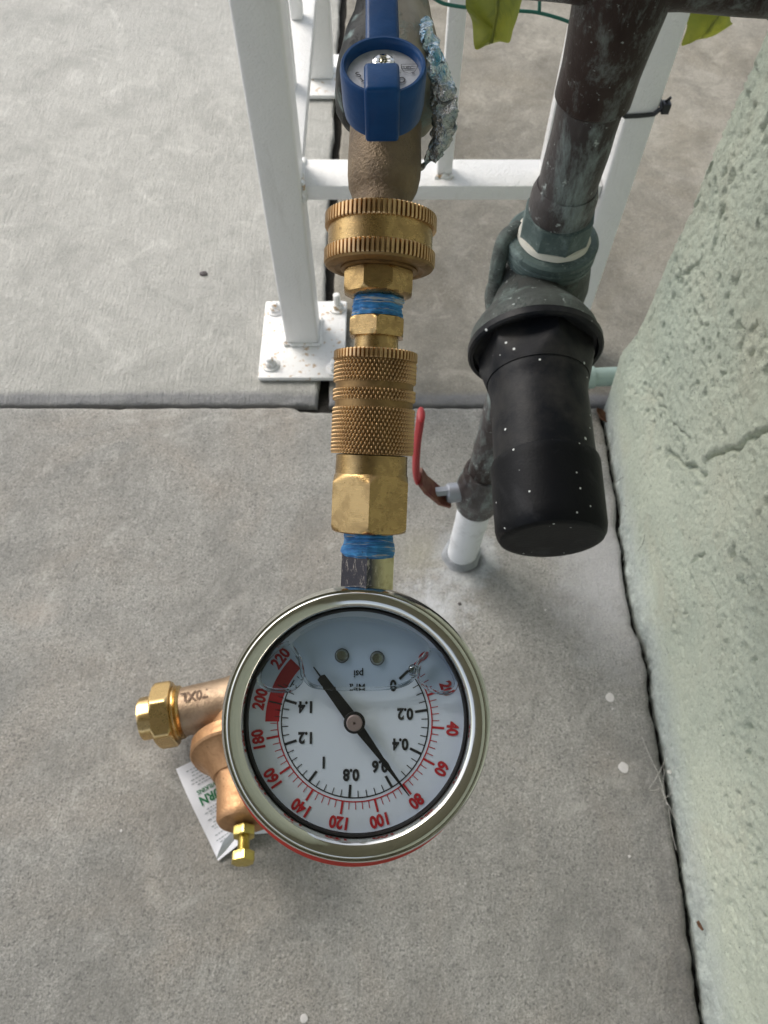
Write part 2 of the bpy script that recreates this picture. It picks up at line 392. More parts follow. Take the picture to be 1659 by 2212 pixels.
def strapmat():
    m = NT('foil_painted_glints')
    col = m.mix(m.ramp(m.noise(230, 4, 0.7, dist=1.0), 0.40, 0.60), (0.12, 0.34, 0.50), (0.85, 0.90, 0.93))  # silver foil, its blue and white glints put into the colour
    geo = m.n('ShaderNodeNewGeometry')
    col = m.mix(m.ramp(geo.outputs['Pointiness'], 0.42, 0.50, (1, 1, 1, 1), (0, 0, 0, 1)), col, (0.015, 0.03, 0.04))  # shade in the creases painted dark
    sep = m.n('ShaderNodeSeparateXYZ'); m.l(m.tc.outputs['Object'], sep.inputs[0])
    k = m.ramp(m.math('ADD', sep.outputs[2], m.math('MULTIPLY', m.noise(150), 0.006)), -0.010, -0.006, (1, 1, 1, 1), (0, 0, 0, 1))
    col = m.mix(m.math('MULTIPLY', k, 0.6), col, (0.30, 0.25, 0.20))
    return m.set(col, 0.24, 0.75, m.bump(m.noise(420, 3, 0.6), 0.0020), 0.6)
M_strap = strapmat()
M_teflon = verdigris('blue_putty', (0.42, 0.58, 0.70), (0.02, 0.05, 0.07), (0.62, 0.78, 0.86), 1.0, 95, 0.28, 0.3, 0.0018, 0.3)
m = NT('black_plastic')
dust = m.ramp(m.noise(45, 5, 0.65), 0.40, 0.75)
col = m.mix(m.math('MULTIPLY', dust, 0.8), (0.006, 0.007, 0.010), (0.050, 0.047, 0.043))
spk = m.ramp(m.math('ADD', m.voro(230), m.math('MULTIPLY', m.noise(150), 0.22)), 0.24, 0.28, (1, 1, 1, 1), (0, 0, 0, 1))
vv = m.n('ShaderNodeTexVoronoi'); vv.inputs['Scale'].default_value = 230; m.l(m.tc.outputs['Object'], vv.inputs['Vector'])
sc_ = m.n('ShaderNodeSeparateColor'); m.l(vv.outputs['Color'], sc_.inputs[0])
col = m.mix(m.math('MULTIPLY', spk, m.math('GREATER_THAN', sc_.outputs[1], 0.87)), col, (0.7, 0.72, 0.7))
M_black = m.set(col, 0.45, 0, m.bump(m.noise(900, 2), 0.0001), 0.16)
m = NT('black_rubber_cap')
col = m.mix(m.math('MULTIPLY', m.ramp(m.noise(38, 5, 0.7, dist=1.0), 0.52, 0.8), 0.8), (0.003, 0.0035, 0.005), (0.035, 0.035, 0.038))
spk = m.ramp(m.math('ADD', m.voro(260), m.math('MULTIPLY', m.noise(150), 0.22)), 0.22, 0.26, (1, 1, 1, 1), (0, 0, 0, 1))
vv = m.n('ShaderNodeTexVoronoi'); vv.inputs['Scale'].default_value = 260; m.l(m.tc.outputs['Object'], vv.inputs['Vector'])
sc_ = m.n('ShaderNodeSeparateColor'); m.l(vv.outputs['Color'], sc_.inputs[0])
col = m.mix(m.math('MULTIPLY', spk, m.math('GREATER_THAN', sc_.outputs[1], 0.87)), col, (0.6, 0.62, 0.6))
M_cap = m.set(col, 0.5, 0, m.bump(m.noise(700, 2), 0.0001), 0.16)
m = NT('blue_handle')
col = m.mix(m.ramp(m.noise(90, 5, 0.6), 0.4, 0.75), (0.003, 0.040, 0.135), (0.006, 0.058, 0.185))
M_blue = m.set(col, m.math('ADD', m.math('MULTIPLY', m.noise(60), 0.2), 0.25), 0, m.bump(m.noise(350), 0.00012), 0.22)
m = NT('silver_disc'); M_disc = m.set(m.mix(m.ramp(m.noise(300, 4, 0.7), 0.4, 0.75), (0.50, 0.51, 0.54), (0.33, 0.34, 0.37)), 0.45, 0.35, m.bump(m.noise(400), 0.0001))
m = NT('black_ink'); M_ink = m.set((0.008, 0.008, 0.01), 0.6)
m = NT('red_ink'); M_red = m.set((0.42, 0.008, 0.016), 0.6)
m = NT('dial_white'); M_dial = m.set((0.62, 0.67, 0.75), 0.45)
m = NT('needle_black'); M_needle = m.set((0.006, 0.006, 0.007), 0.5, 0, None, 0.3)
m = NT('hub_brown'); M_hub = m.set((0.24, 0.19, 0.18), 0.45, 0.4)
m = NT('red_rubber'); M_redrub = m.set((0.50, 0.045, 0.03), 0.45)
m = NT('red_lever'); M_lever = m.set(m.mix(m.noise(80, 4), (0.40, 0.025, 0.03), (0.27, 0.02, 0.025)), 0.5, 0, m.bump(m.noise(500), 0.0002))
m = NT('rusty_red'); M_rust = m.set(m.mix(m.ramp(m.noise(120, 4), 0.4, 0.65), (0.12, 0.028, 0.018), (0.20, 0.09, 0.05)), 0.6)
m = NT('grey_steel'); M_grey = m.set(m.mix(m.noise(90, 4), (0.24, 0.26, 0.30), (0.36, 0.38, 0.42)), 0.45, 0.5, m.bump(m.noise(300), 0.0003))
m = NT('white_pipe_paint'); M_pvc = m.set(m.mix(m.ramp(m.noise(45, 5, 0.7), 0.50, 0.75), (0.70, 0.72, 0.74), (0.45, 0.46, 0.46)), 0.5, 0, m.bump(m.noise(120), 0.0004))
m = NT('white_sealant'); M_seal = m.set((0.62, 0.60, 0.52), 0.5)
m = NT('cement'); M_cement = m.set(m.mix(m.noise(80, 5), (0.14, 0.145, 0.15), (0.40, 0.42, 0.44)), 0.9, 0, m.bump(m.noise(180), 0.002))
m = NT('conduit_green'); M_cond = m.set(m.mix(m.noise(60, 4), (0.30, 0.40, 0.35), (0.38, 0.48, 0.42)), 0.55, 0, m.bump(m.noise(200), 0.0003))
m = NT('cable_tie'); M_tie = m.set((0.010, 0.011, 0.014), 0.35)
m = NT('paint_spot'); M_spot = m.set(m.mix(m.noise(400, 3), (0.50, 0.48, 0.47), (0.62, 0.60, 0.58)), 0.7)
m = NT('pebble'); M_pebble = m.set(m.mix(m.noise(300), (0.05, 0.045, 0.045), (0.14, 0.12, 0.12)), 0.8)
m = NT('dry_leaf'); M_dry = m.set(m.mix(m.noise(150, 4), (0.20, 0.09, 0.035), (0.10, 0.05, 0.03)), 0.7)
m = NT('cobweb'); M_web = m.set((0.62, 0.60, 0.55), 0.6); m.b.inputs['Alpha'].default_value = 0.65
m = NT('thread_fibre'); M_hair = m.set((0.06, 0.055, 0.05), 0.5)
m = NT('green_wire'); M_wire = m.set((0.015, 0.13, 0.10), 0.4)
m = NT('added_roof_olive'); M_addroof = m.set(m.mix(m.noise(8), (0.25, 0.245, 0.185), (0.31, 0.305, 0.23)), 0.7)  # for the unseen added roof; olive so the bezel reflects that tone
def leafmat():
    m = NT('leaf_green')
    col = m.mix(m.ramp(m.noise(35, 4), 0.35, 0.7), (0.15, 0.18, 0.02), (0.26, 0.27, 0.03))
    wv = m.ramp(m.noise(1, 3, 0.6, m.co((60, 400, 60))), 0.55, 0.62)
    col = m.mix(m.math('MULTIPLY', wv, 0.3), col, (0.08, 0.11, 0.02))
    m.b.inputs['Transmission Weight'].default_value = 0.0
    m.set(col, 0.5, 0, m.bump(m.noise(90), 0.0006))
    tr = m.n('ShaderNodeBsdfTranslucent'); m.l(col, tr.inputs[0])
    mx = m.n('ShaderNodeMixShader'); mx.inputs[0].default_value = 0.4
    m.l(m.b.outputs[0], mx.inputs[1]); m.l(tr.outputs[0], mx.inputs[2]); m.l(mx.outputs[0], m.out.inputs[0])
    return m.m
M_leaf = leafmat()
def tapemat(a=(150, 150, 1500), b=(90, 90, 1100)):
    m = NT('blue_thread_tape')
    n1 = m.noise(1, 5, 0.75, m.co(a), dist=0.8)
    col = m.mix(m.ramp(n1, 0.38, 0.58), (0.012, 0.12, 0.38), (0.04, 0.28, 0.62))
    k = m.ramp(m.noise(1, 4, 0.7, m.co(b)), 0.57, 0.63)
    col = m.mix(m.math('MULTIPLY', k, 0.8), col, (0.62, 0.60, 0.55))
    k = m.ramp(m.noise(420, 4, 0.7), 0.66, 0.72)
    col = m.mix(m.math('MULTIPLY', k, 0.8), col, (0.02, 0.05, 0.08))
    return m.set(col, 0.45, 0, m.bump(n1, 0.0008, 1.0), 0.5)
M_tape = tapemat(); M_tapeG = tapemat((120, 1300, 120), (60, 900, 60))
def glassmat():
    m = NT('gauge_glass')
    lwn = m.n('ShaderNodeLayerWeight'); lwn.inputs[0].default_value = 0.5
    frv = m.math('ADD', m.math('MULTIPLY', m.math('POWER', lwn.outputs['Facing'], 5.0), 0.9), 0.05)
    tr = m.n('ShaderNodeBsdfTransparent'); tr.inputs[0].default_value = (0.97, 0.985, 0.995, 1)
    gl = m.n('ShaderNodeBsdfGlossy'); gl.inputs['Roughness'].default_value = 0.02
    mx = m.n('ShaderNodeMixShader'); m.l(frv, mx.inputs[0]); m.l(tr.outputs[0], mx.inputs[1]); m.l(gl.outputs[0], mx.inputs[2])
    m.l(mx.outputs[0], m.out.inputs[0]); return m.m
M_glass = glassmat()
m = NT('meniscus'); m.set((0.9, 0.94, 0.96), 0.0); m.b.inputs['Transmission Weight'].default_value = 1.0; m.b.inputs['IOR'].default_value = 1.42; M_men = m.m
m = NT('meniscus_line'); M_mline = m.set((0.10, 0.14, 0.19), 0.1)
m = NT('paper')
M_paper = m.set(m.mix(m.noise(30), (0.70, 0.71, 0.76), (0.76, 0.77, 0.80)), 0.7, 0, m.bump(m.noise(60), 0.0006))
m = NT('green_print'); M_gprint = m.set((0.02, 0.17, 0.07), 0.6)
m = NT('grey_print'); M_tprint = m.set((0.22, 0.26, 0.27), 0.6)

# ------------------------------------------------------------------ ground and slabs
CRACK = [(1305, 905), (1318, 960), (1320, 992), (1330, 1041), (1340, 1091), (1338, 1137), (1349, 1191), (1350, 1232), (1363, 1301), (1376, 1355),
         (1393, 1396), (1404, 1450), (1409, 1498), (1433, 1630), (1446, 1700), (1460, 1779), (1477, 1894), (1493, 1994), (1506, 2092), (1520, 2192)]
cw = sorted([(G(*p).y, G(*p).x) for p in CRACK])
cyv = np.array([a for a, b in cw]); cxv = np.array([b for a, b in cw])
def crack_x(y): return float(np.interp(y, cyv, cxv))
JY = 0.521          # cross joint
JX = -0.070         # lengthwise joint
tag(obj('ground', *(lambda q: (q[0], q[1]))(prism([(-60, -60), (60, -60), (60, 60), (-60, 60)], -0.2, -0.03)), M_soil, smooth=False), kind='structure')
pav = empty('pavement', kind='structure')
def slab(x0, x1, y0, y1, m, edge=None, rnd=0.008, top=0.0, seed=0, nx=None, ny=None, name='slab', notch=None):
    """slab with a fine grid, wavy worn edges and rounded arrises; edge(side, s) shifts an edge"""
    def grid(a, b, fa, fb):
        c = [a, a + 0.001, a + 0.003, a + 0.006, a + 0.010]
        d = [b - 0.010, b - 0.006, b - 0.003, b - 0.001, b]
        mid = []
        t = a + 0.016
        while t < b - 0.016:
            inside = (fa < t < fb)
            mid.append(t); t += 0.008 if inside else 0.12
        return c + mid + d
    xs = grid(x0, x1, -0.6, 0.45); ys = grid(y0, y1, -0.35, 1.4)
    v, f = [], []
    for j, y in enumerate(ys):
        for i, x in enumerate(xs):
            X, Y = x, y
            dx = min(x - x0, x1 - x); dy = min(y - y0, y1 - y)
            if edge:
                X, Y = edge(x, y)
            d = min(dx, dy)
            z = top
            if d < rnd: z -= rnd * 0.8 * (1 - math.sqrt(max(0, 1 - (1 - d / rnd) ** 2)))
            z += 0.0006 * noise.noise(Vector((x * 30 + seed, y * 30, 0))) + 0.0015 * noise.noise(Vector((x * 4 + seed, y * 4, 1)))
            if d < 0.012: z -= 0.0045 * max(0, noise.noise(Vector((x * 70 + seed, y * 70, 5)))) * (1 - d / 0.012)
            if notch: z -= notch(x, y)
            v.append((X, Y, z))
    nxs = len(xs)
    for j in range(len(ys) - 1):
        for i in range(nxs - 1):
            a = j * nxs + i; f.append((a, a + 1, a + nxs + 1, a + nxs))
    # skirt
    per = [i for i in range(nxs)] + [j * nxs + nxs - 1 for j in range(1, len(ys))] + [(len(ys) - 1) * nxs + i for i in range(nxs - 2, -1, -1)] + [j * nxs for j in range(len(ys) - 2, 0, -1)]
    n0 = len(v)
    for i in per: v.append((v[i][0], v[i][1], -0.028))
    k = len(per)
    for i in range(k):
        f.append((per[i], n0 + i, n0 + (i + 1) % k, per[(i + 1) % k]))
    return obj(name, v, f, m, pav, angle=50)
def wob(a, s, amp, seed): return amp * (noise.noise(Vector((a * s, seed, 0))) + 0.5 * noise.noise(Vector((a * s * 3.3, seed, 3))))
def edgeA(x, y):
    dx, dy = JX - .006 - x, y - JY
    X, Y = x, y
    if dx < 0.03: X += wob(y, 18, 0.0035, 1) * (1 - dx / 0.03)
    if dy < 0.03: Y += wob(x, 14, 0.0018, 2) * (1 - dy / 0.03)
    return X, Y
def notchA(x, y):
    # tooled groove strip and the broken corner below the base plate
    z = 0.0
    d = y - JY
    if d < 0.024: z += 0.005 * (1 - d / 0.024) ** 1.5
    q = math.hypot(x - (-0.10), (y - 0.532) * 1.8)
    z += 0.004 * max(0, 1 - q / 0.03) * (0.6 + noise.noise(Vector((x * 90, y * 90, 0))))
    c = math.hypot(x - JX, y - JY)
    if c < 0.022: z += 0.009 * (1 - c / 0.022)
    return z
slab(-6, JX - 0.006, JY + 0.003, 7, M_slabA, edgeA, 0.0035, 0.001, 1, notch=notchA)
def edgeB(x, y):
    dx, dy = x - (JX + .006), y - JY
    X, Y = x, y
    if dx < 0.03: X += wob(y, 15, 0.003, 6) * (1 - dx / 0.03)
    if dy < 0.03: Y += wob(x, 14, 0.003, 7) * (1 - dy / 0.03)
    return X, Y
def notchB(x, y):
    d = y - JY
    z = 0.004 * (1 - d / 0.02) ** 1.5 if d < 0.02 else 0.0
    return z + (0.003 if False else 0)
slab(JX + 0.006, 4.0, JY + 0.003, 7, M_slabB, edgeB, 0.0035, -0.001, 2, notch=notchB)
def edgeC(x, y):
    X, Y = x, y
    dy = JY - .002 - y
    if dy < 0.03: Y += (wob(x, 12, 0.0016, 12) - (0.006 if -0.1 < x < -0.055 else 0)) * (1 - dy / 0.03)
    if x > 0.0:
        e = crack_x(y) - 0.0022 + wob(y, 60, 0.0016, 15) - 0.0022 * max(0, noise.noise(Vector((y * 170, 2, 9)))) - 0.004 * max(0, noise.noise(Vector((y * 38, 7, 2))) - 0.25)
        X = x * e / 0.25 if x <= 0.25 else e
    return X, Y
slab(-6, 0.25, -6, JY - 0.002, M_slabC, edgeC, 0.006, 0.0, 3)
MB().add(*prism([(-6, -6), (0.45, -6), (0.45, 7), (-6, 7)], -0.0295, -0.013)).build('joint_filler', M_dirt, pav, smooth=False)
# paint drips on the near slab
def blob(name, p, r, h, m, parent=None, n=18, seed=0, el=1.0, ang=0, **k):
    v = []; f = []
    for ring, (q, z) in enumerate(((1.0, 0.0), (0.94, h * 0.7), (0.6, h), (0.0, h * 1.05))):
        for i in range(n):
            a = 2 * PI * i / n
            rr = r * q * (1 + 0.16 * noise.noise(Vector((math.cos(a) * 1.5 + seed, math.sin(a) * 1.5, seed))))
            x, y = rr * math.cos(a) * el, rr * math.sin(a)
            v.append((p[0] + x * math.cos(ang) - y * math.sin(ang), p[1] + x * math.sin(ang) + y * math.cos(ang), p[2] + z))
    for j in range(3):
        for i in range(n):
            kk = (i + 1) % n; f.append((j * n + i, j * n + kk, (j + 1) * n + kk, (j + 1) * n + i))
    return obj(name, v, f, m, parent, **k)
for i, (px, py, r) in enumerate(((1318, 1507, 0.0042), (1327, 1535, 0.0044), (1347, 1658, 0.0046), (1360, 1850, 0.0011), (657, 2200, 0.0030), (1178, 2318 - 1000, 0.0012), (1100, 1270, .002), (1100, 1240, .0012), (262, 1795, 0.0012))):
    p = G(px, py); blob('paint_spot', (p.x, p.y, 0.0002), r, 0.0004, M_spot, pav, seed=i * 3.1)
# far slabs continue past the railing: plain lawn of soil is the ground sheet

# ------------------------------------------------------------------ house (stucco wall with corner) and an unseen roof added to block light
house = empty('stucco_house', (0.25, 0.52, 0), label='pale green stucco house wall with rough pitted render and bare base at right', cat='house wall')
def wall_mesh():
    WX, YC, R = 0.254, 0.521, 0.007
    us = []   # path (x, y, nx, ny, fine)
    for x in (3.0, 1.6, 0.9, 0.55, 0.42, 0.36, 0.32, 0.30, 0.285, 0.275, 0.268): us.append((x, YC, 0, 1))
    for k in range(7):
        a = PI / 2 + (PI / 2) * k / 6
        us.append((WX + R + R * math.cos(a), YC - R + R * math.sin(a), math.cos(a), math.sin(a)))
    y = YC - R - 0.0015
    ST = 0.00165
    while y > -0.36: us.append((WX, y, -1, 0)); y -= ST
    for y in (-0.40, -0.5, -0.7, -1.2, -2.2, -4.0): us.append((WX, y, -1, 0))
    zs = [-0.028, -0.012, -0.004]; z = 0.0
    while z < 0.56: zs.append(z); z += ST
    zs += [0.60, 0.68, 0.8, 1.0, 1.3, 1.8, 2.55]
    nu = len(us); v = []
    nn = noise.noise; V = Vector
    def WP(px, py):
        r_ = ray(px, py); t = WX / r_.x; return (r_.y * t, CAMZ + r_.z * t)
    c4 = lambda x, y: WP((2300 + x / 2.011) / 1.8228, (1600 + y / 2.011) / 1.8228)
    c3 = lambda x, y: WP((2200 + x / 2.011) / 1.8228, (600 + y / 2.011) / 1.8228)
    ledges = [([c4(*q) for q in ((655, 375), (720, 390), (800, 455), (930, 560), (960, 420), (1010, 395), (1080, 370), (1110, 340), (1200, 350), (1300, 270), (1400, 235), (1500, 180), (1620, 190))], 0.0055, 0.0022),
              ([c4(*q) for q in ((600, 20), (690, 95), (760, 180), (840, 265))], 0.0035, 0.0014),
              ([c4(*q) for q in ((850, 1290), (900, 1190), (960, 1160))], 0.003, 0.0010),
              ([c4(*q) for q in ((1010, 1440), (1070, 1560), (1050, 1650), (1090, 1900), (1070, 2100))], 0.002, 0.0010),
              ([c3(*q) for q in ((1098, 1240), (1095, 1500), (1045, 1640), (1070, 1760), (1095, 1850), (1055, 1900), (1040, 2000))], 0.0028, 0.0008),
              ([c3(*q) for q in ((1240, 60), (1200, 150), (1170, 220))], 0.006, 0.0018),
              ([c3(*q) for q in ((1320, 410), (1260, 520), (1250, 640), (1215, 790))], 0.005, 0.0015),
              ([c3(*q) for q in ((1110, 370), (1080, 430), (1020, 480))], 0.004, 0.0012),
              ([c3(*q) for q in ((1130, 830), (1090, 900), (980, 960))], 0.004, 0.0014)]
    segs = [(np.array(a), np.array(b), dp_, wd_) for L_, dp_, wd_ in ledges for a, b in zip(L_, L_[1:])]
    def ledge_d(y, z):
        d_ = 0.0
        for a, b, dp_, wd_ in segs:
            if y < min(a[0], b[0]) - .02 or y > max(a[0], b[0]) + .02 or z < min(a[1], b[1]) - .02 or z > max(a[1], b[1]) + .02: continue
            ax_, ay_ = b[0] - a[0], b[1] - a[1]; L2 = ax_ * ax_ + ay_ * ay_ + 1e-12
            t = max(0, min(1, ((y - a[0]) * ax_ + (z - a[1]) * ay_) / L2))
            q_ = math.hypot(y - a[0] - t * ax_, z - a[1] - t * ay_)
            d_ = min(d_, -dp_ * math.exp(-(q_ / wd_) ** 2) + 0.25 * dp_ * math.exp(-((q_ - 2.6 * wd_) / (1.6 * wd_)) ** 2))
        return d_
    for z in zs:
        for (x, y, ax, ay) in us:
            fine = (z < 0.58 and y > -0.4 and x < 0.31)
            q = V((x, y, z))
            k = min(1, max(0, (y - 0.15) / 0.25))
            base = 0.0
            if z < 0.14:
                up = 1 - min(1, max(0, (z - 0.082) / 0.045)); up = up * up * (3 - 2 * up)
                base = 0.007 * k * up * min(1, 0.25 + z / 0.11)
            d = base
            if fine:
                j_ = V((nn(q * 45), nn(q * 45 + V((3, 3, 3))), nn(q * 45 + V((6, 1, 6))))) * 0.0030 + V((nn(q * 140), nn(q * 140 + V((3, 3, 3))), nn(q * 140 + V((6, 1, 6))))) * 0.0013
                n1 = nn(q * 9)
                d += 0.0020 * n1 + 0.0016 * nn(q * 26)
                msk = nn(q * 8 + V((5, 3, 1))) + 0.8 * min(1, max(-1, (z - 0.10) / 0.08)) + (0.35 if y < 0.0 else 0)
                msk = min(1, max(0, msk * 1.8 + 0.15))
                r1 = nn(q * 95); r2 = nn(q * 210)
                d += (0.12 + 0.88 * msk) * (0.0022 * (0.5 - abs(r1)) + 0.0016 * (0.4 - abs(r2)) * 1.4)
                p1 = nn(q * 130 + V((9, 9, 9))) + 0.4 * nn(q * 33)
                if p1 > 0.40: d -= (0.2 + 0.8 * msk) * min(0.0050, (p1 - 0.40) * 0.030)
                d += 1.4 * ledge_d(y + 1.6 * j_.y, z + 1.6 * j_.z) * (0.7 + 0.9 * abs(nn(q * 60)))
                d += 0.0004 * nn(q * 420)
            if ax < -0.5 and y < 0.49:
                foot_x = crack_x(y) + 0.0020 + 0.0014 * nn(V((y * 70, 3, z * 60))) + 0.0016 * nn(V((y * 190, 3, z * 190)))
                f_ = max(0, 1 - max(0, z) / 0.05) ** 2
                v.append(((x - d) * (1 - f_) + foot_x * f_, y, z)); continue
            v.append((x + ax * d, y + ay * d, z))
    f = []
    for j in range(len(zs) - 1):
        for i in range(nu - 1):
            a = j * nu + i; f.append((a, a + nu, a + nu + 1, a + 1))
    return v, f
wv, wf = wall_mesh()
wv = [(a - 0.25, b - 0.52, c) for a, b, c in wv]
obj('wall', wv, wf, M_stucco, house, angle=80)
MB().add(*rbox(-2.6, 3.0, -4.6, 1.00, 2.55, 2.62, 0.004)).build('added_roof', M_addroof, house)  # unseen roof, added to darken the near slab and the chrome reflections
MB().add(*rbox(-2.6, 3.0, 1.004, 1.04, 2.46, 2.66, 0.003)).build('added_roof_edge', M_white, house)  # front edge of the added roof

# ------------------------------------------------------------------ white metal railing
rail = empty('metal_railing', (-0.0975, 0.623, 0), label='white painted steel railing with square posts, low rail and bolted base plates', cat='railing')
RL = Vector((-0.0975, 0.623, 0))
def rp(v): return [tuple(Vector(p) - RL) for p in v]
def rbuild(name, vf, m, parent=rail, **k): return obj(name, rp(vf[0]), vf[1], m, parent, **k)
rbuild('post', rbox(-0.117, -0.078, 0.604, 0.643, 0.009, 1.0, 0.0035, 3), M_white)
rbuild('post', rbox(-0.117, -0.078, 1.139, 1.178, 0.009, 1.0, 0.0035, 3), M_white)
rbuild('post', rbox(0.2075, 0.2340, 0.606, 0.632, 0.009, 1.0, 0.0025, 3), M_white)
rbuild('rail', rbox(-0.0775, 0.2070, 0.6095, 0.650, 0.2065, 0.2225, 0.002), M_white)
rbuild('rail', rbox(-0.1165, -0.0795, 0.6435, 1.1385, 0.2065, 0.2225, 0.002), M_white)
rbuild('rail', rbox(-0.1165, -0.0785, 0.6435, 1.1385, 0.93, 0.955, 0.002), M_white)
rbuild('rail', rbox(-0.0775, 0.2070, 0.6065, 0.642, 0.93, 0.955, 0.002), M_white)
for x in (0.0575, 0.156):
    rbuild('picket', rbox(x - 0.0072, x + 0.0072, 0.623, 0.637, 0.2228, 0.9298, 0.0015), M_white)
for y in (0.768, 0.900, 1.032):
    rbuild('picket', rbox(-0.1055, -0.0915, y - 0.007, y + 0.007, 0.2228, 0.9298, 0.0015), M_white)
# weld beads
for (a, b) in (((-0.0775, 0.6095, 0.2235), (-0.0775, 0.648, 0.2235)), ((-0.076, 0.609, 0.2235), (-0.076, 0.609, 0.2065)), ((0.049, 0.622, 0.2235), (0.066, 0.622, 0.2235)),
               ((-0.118, 0.603, 0.0105), (-0.077, 0.603, 0.0105)), ((-0.0768, 0.603, 0.0105), (-0.0768, 0.644, 0.0105)), ((-0.1182, 0.603, 0.0105), (-0.1182, 0.644, 0.0105))):
    a, b = Vector(a), Vector(b); pts = [a.lerp(b, i / 14) + Vector((random.uniform(-1, 1), random.uniform(-1, 1), random.uniform(-1, 1))) * 0.0006 for i in range(15)]
    rbuild('weld', tube(pts, [0.0022 + random.uniform(-.0005, .0007) for _ in pts], 8), M_whiterust)
def plate(x0, x1, y0, y1, bolts):
    p = rbuild('base_plate', rbox(x0, x1, y0, y1, 0.0022, 0.0088, 0.0022, 2), M_whiterust)
    for (x, y, h, big) in bolts:
        R = 0.011 if big else 0.0105
        mb = MB().add(*lathe([(R, 0), (R, 0.0016), (R * .9, 0.0022)], 24), Matrix.Translation((x, y, 0.009)))
        mb.add(*lathe([(0.0072, 0.0022), (0.0072, 0.0065), (0.0062, 0.0075)], 6), Matrix.Translation((x, y, 0.009)))
        mb.add(*lathe([(0.0042, 0.0075), (0.0042, h), (0.003, h + 0.001)], 14), Matrix.Translation((x, y, 0.009)))
        obj('bolt', rp(mb.v), mb.f, M_whiterust, p)
plate(-0.147, -0.046, 0.554, 0.676, [(-0.134, 0.660, 0.011, 0), (-0.0575, 0.664, 0.021, 1), (-0.133, 0.573, 0.012, 0), (-0.0575, 0.567, 0.013, 0)])
plate(-0.147, -0.046, 1.10, 1.21, [(-0.134, 1.195, 0.011, 0), (-0.0575, 1.115, 0.012, 0), (-0.133, 1.115, 0.012, 0)])
plate(0.172, 0.243, 0.558, 0.676, [(0.234, 0.575, 0.012, 0), (0.182, 0.575, 0.012, 0)])

tie = empty('cable_tie', (0.221, 0.619, 0.336), label='black cable tie cinched round the right hand white railing post', cat='cable tie')
zt = AY(1380, 243, 0.604).z
tie.location.z = zt
mb = MB()
loop = [(-.0150, -.0145), (.0145, -.0145), (.0145, .0145), (-.0150, .0145)]
path = []
for i in range(4):
    a, b = loop[i], loop[(i + 1) % 4]
    for k in range(6): t = k / 6; path.append(Vector((a[0] + (b[0] - a[0]) * t, a[1] + (b[1] - a[1]) * t, 0.004 * math.sin(a[0] * 90 + t))))
path.append(path[0])
v, f = tube(path, 0.0019, 8); mb.add(v, f); mb.build('strap', M_tie, tie)
MB().add(*rbox(0.0145, 0.0215, -0.017, -0.009, -0.001, 0.008, 0.001)).build('lock', M_tie, tie)
MB().add(*tube([(0.016, -0.012, 0.006), (0.020, -0.013, 0.012)], 0.0013, 6)).build('tail', M_tie, tie)

# ------------------------------------------------------------------ green conduit stub by the wall
pa, pb = G(1262, 816, 0.03), G(1345, 812, 0.03)
cnd = empty('conduit_pipe', pa, label='short pale green painted pipe stub low on the ground at the wall corner', cat='pipe')
Rm = axis_frame(pa, pb)
L = (pb - pa).length
mb = MB().add(*lathe([(0.0105, -0.03), (0.0105, L)], 28), Rm.to_4x4()); mb.build('pipe', M_cond, cnd)
MB().add(*lathe([(0.0125, -0.002), (0.0125, 0.010)], 28), Mx((0, 0, 0), Rm)).build('coupling', M_cond, cnd)

# ------------------------------------------------------------------ riser pipe with tee
rb, rt = Vector((0.0795, 0.3300, 0)), Vector((0.0915, 0.3105, 0.541))
rdir = (rt - rb)
def RP(z): return rb + rdir * (z / rdir.z)
Rr = axis_frame(rb, rt, Vector((0, 1, 0)))
riser = empty('copper_riser', rb, label='dark copper riser pipe with verdigris, tee on top and white painted foot', cat='pipe')
def ratz(z): return Mx(RP(z) - rb, Rr)
def rz(name, prof, m, n=48, rmod=None, parent=riser):
    mb = MB().add(*lathe([(r, z) for r, z in prof], n, rmod), Mx((0, 0, 0), Rr)); return mb.build(name, m, parent)
def nzr(amp, sc, seed=0):
    return lambda a, r, z: r + amp * noise.noise(Vector((math.cos(a) * r * sc, math.sin(a) * r * sc, z * sc + seed)))
rz('upper_pipe', dens([(0.0143, 0.425), (0.0143, 0.515)], 0.003), M_copperP, 48, nzr(0.0005, 60))
rz('coupling', dens([(0.0158, 0.428), (0.0163, 0.431), (0.0160, 0.443), (0.0148, 0.4475)], 0.002), M_copperP, 48, nzr(0.0012, 60, 3))
rz('tee_branch', dens([(0.0146, 0.4905), (0.0166, 0.4925), (0.0166, 0.505), (0.0172, 0.515), (0.0185, 0.532), (0.0185, 0.546)], 0.003), M_copper, 48)
rz('lower_pipe', dens([(0.0143, 0.160), (0.0143, 0.350)], 0.004), M_copperP, 40, nzr(0.0004, 60))
rz('foot_sleeve', dens([(0.0150, 0.001), (0.0152, 0.125)], 0.004), M_pvc, 40, nzr(0.0007, 60))
mb = MB(); v, f = lathe(dens([(0.0225, -0.001), (0.019, 0.0015), (0.0168, 0.004), (0.0150, 0.008)], 0.002), 40, nzr(0.0035, 70, 2)); mb.add(v, f)
mb.build('cement_collar', M_cement, riser)
ax0, ax1 = Vector((-0.06, 0.316, 0.5560)), Vector((0.262, 0.3075, 0.5365))
Rx = axis_frame(ax0, ax1)
def rx(name, prof, m, n=48, rmod=None):
    mb = MB().add(*lathe(prof, n, rmod), Mx(ax0 - rb, Rx)); return mb.build(name, m, riser)
xc = 0.0915 + 0.0605
rx('cross_pipe', dens([(0.0143, 0.0), (0.0143, 0.322)], 0.004), M_copper, 48, nzr(0.0003, 60))
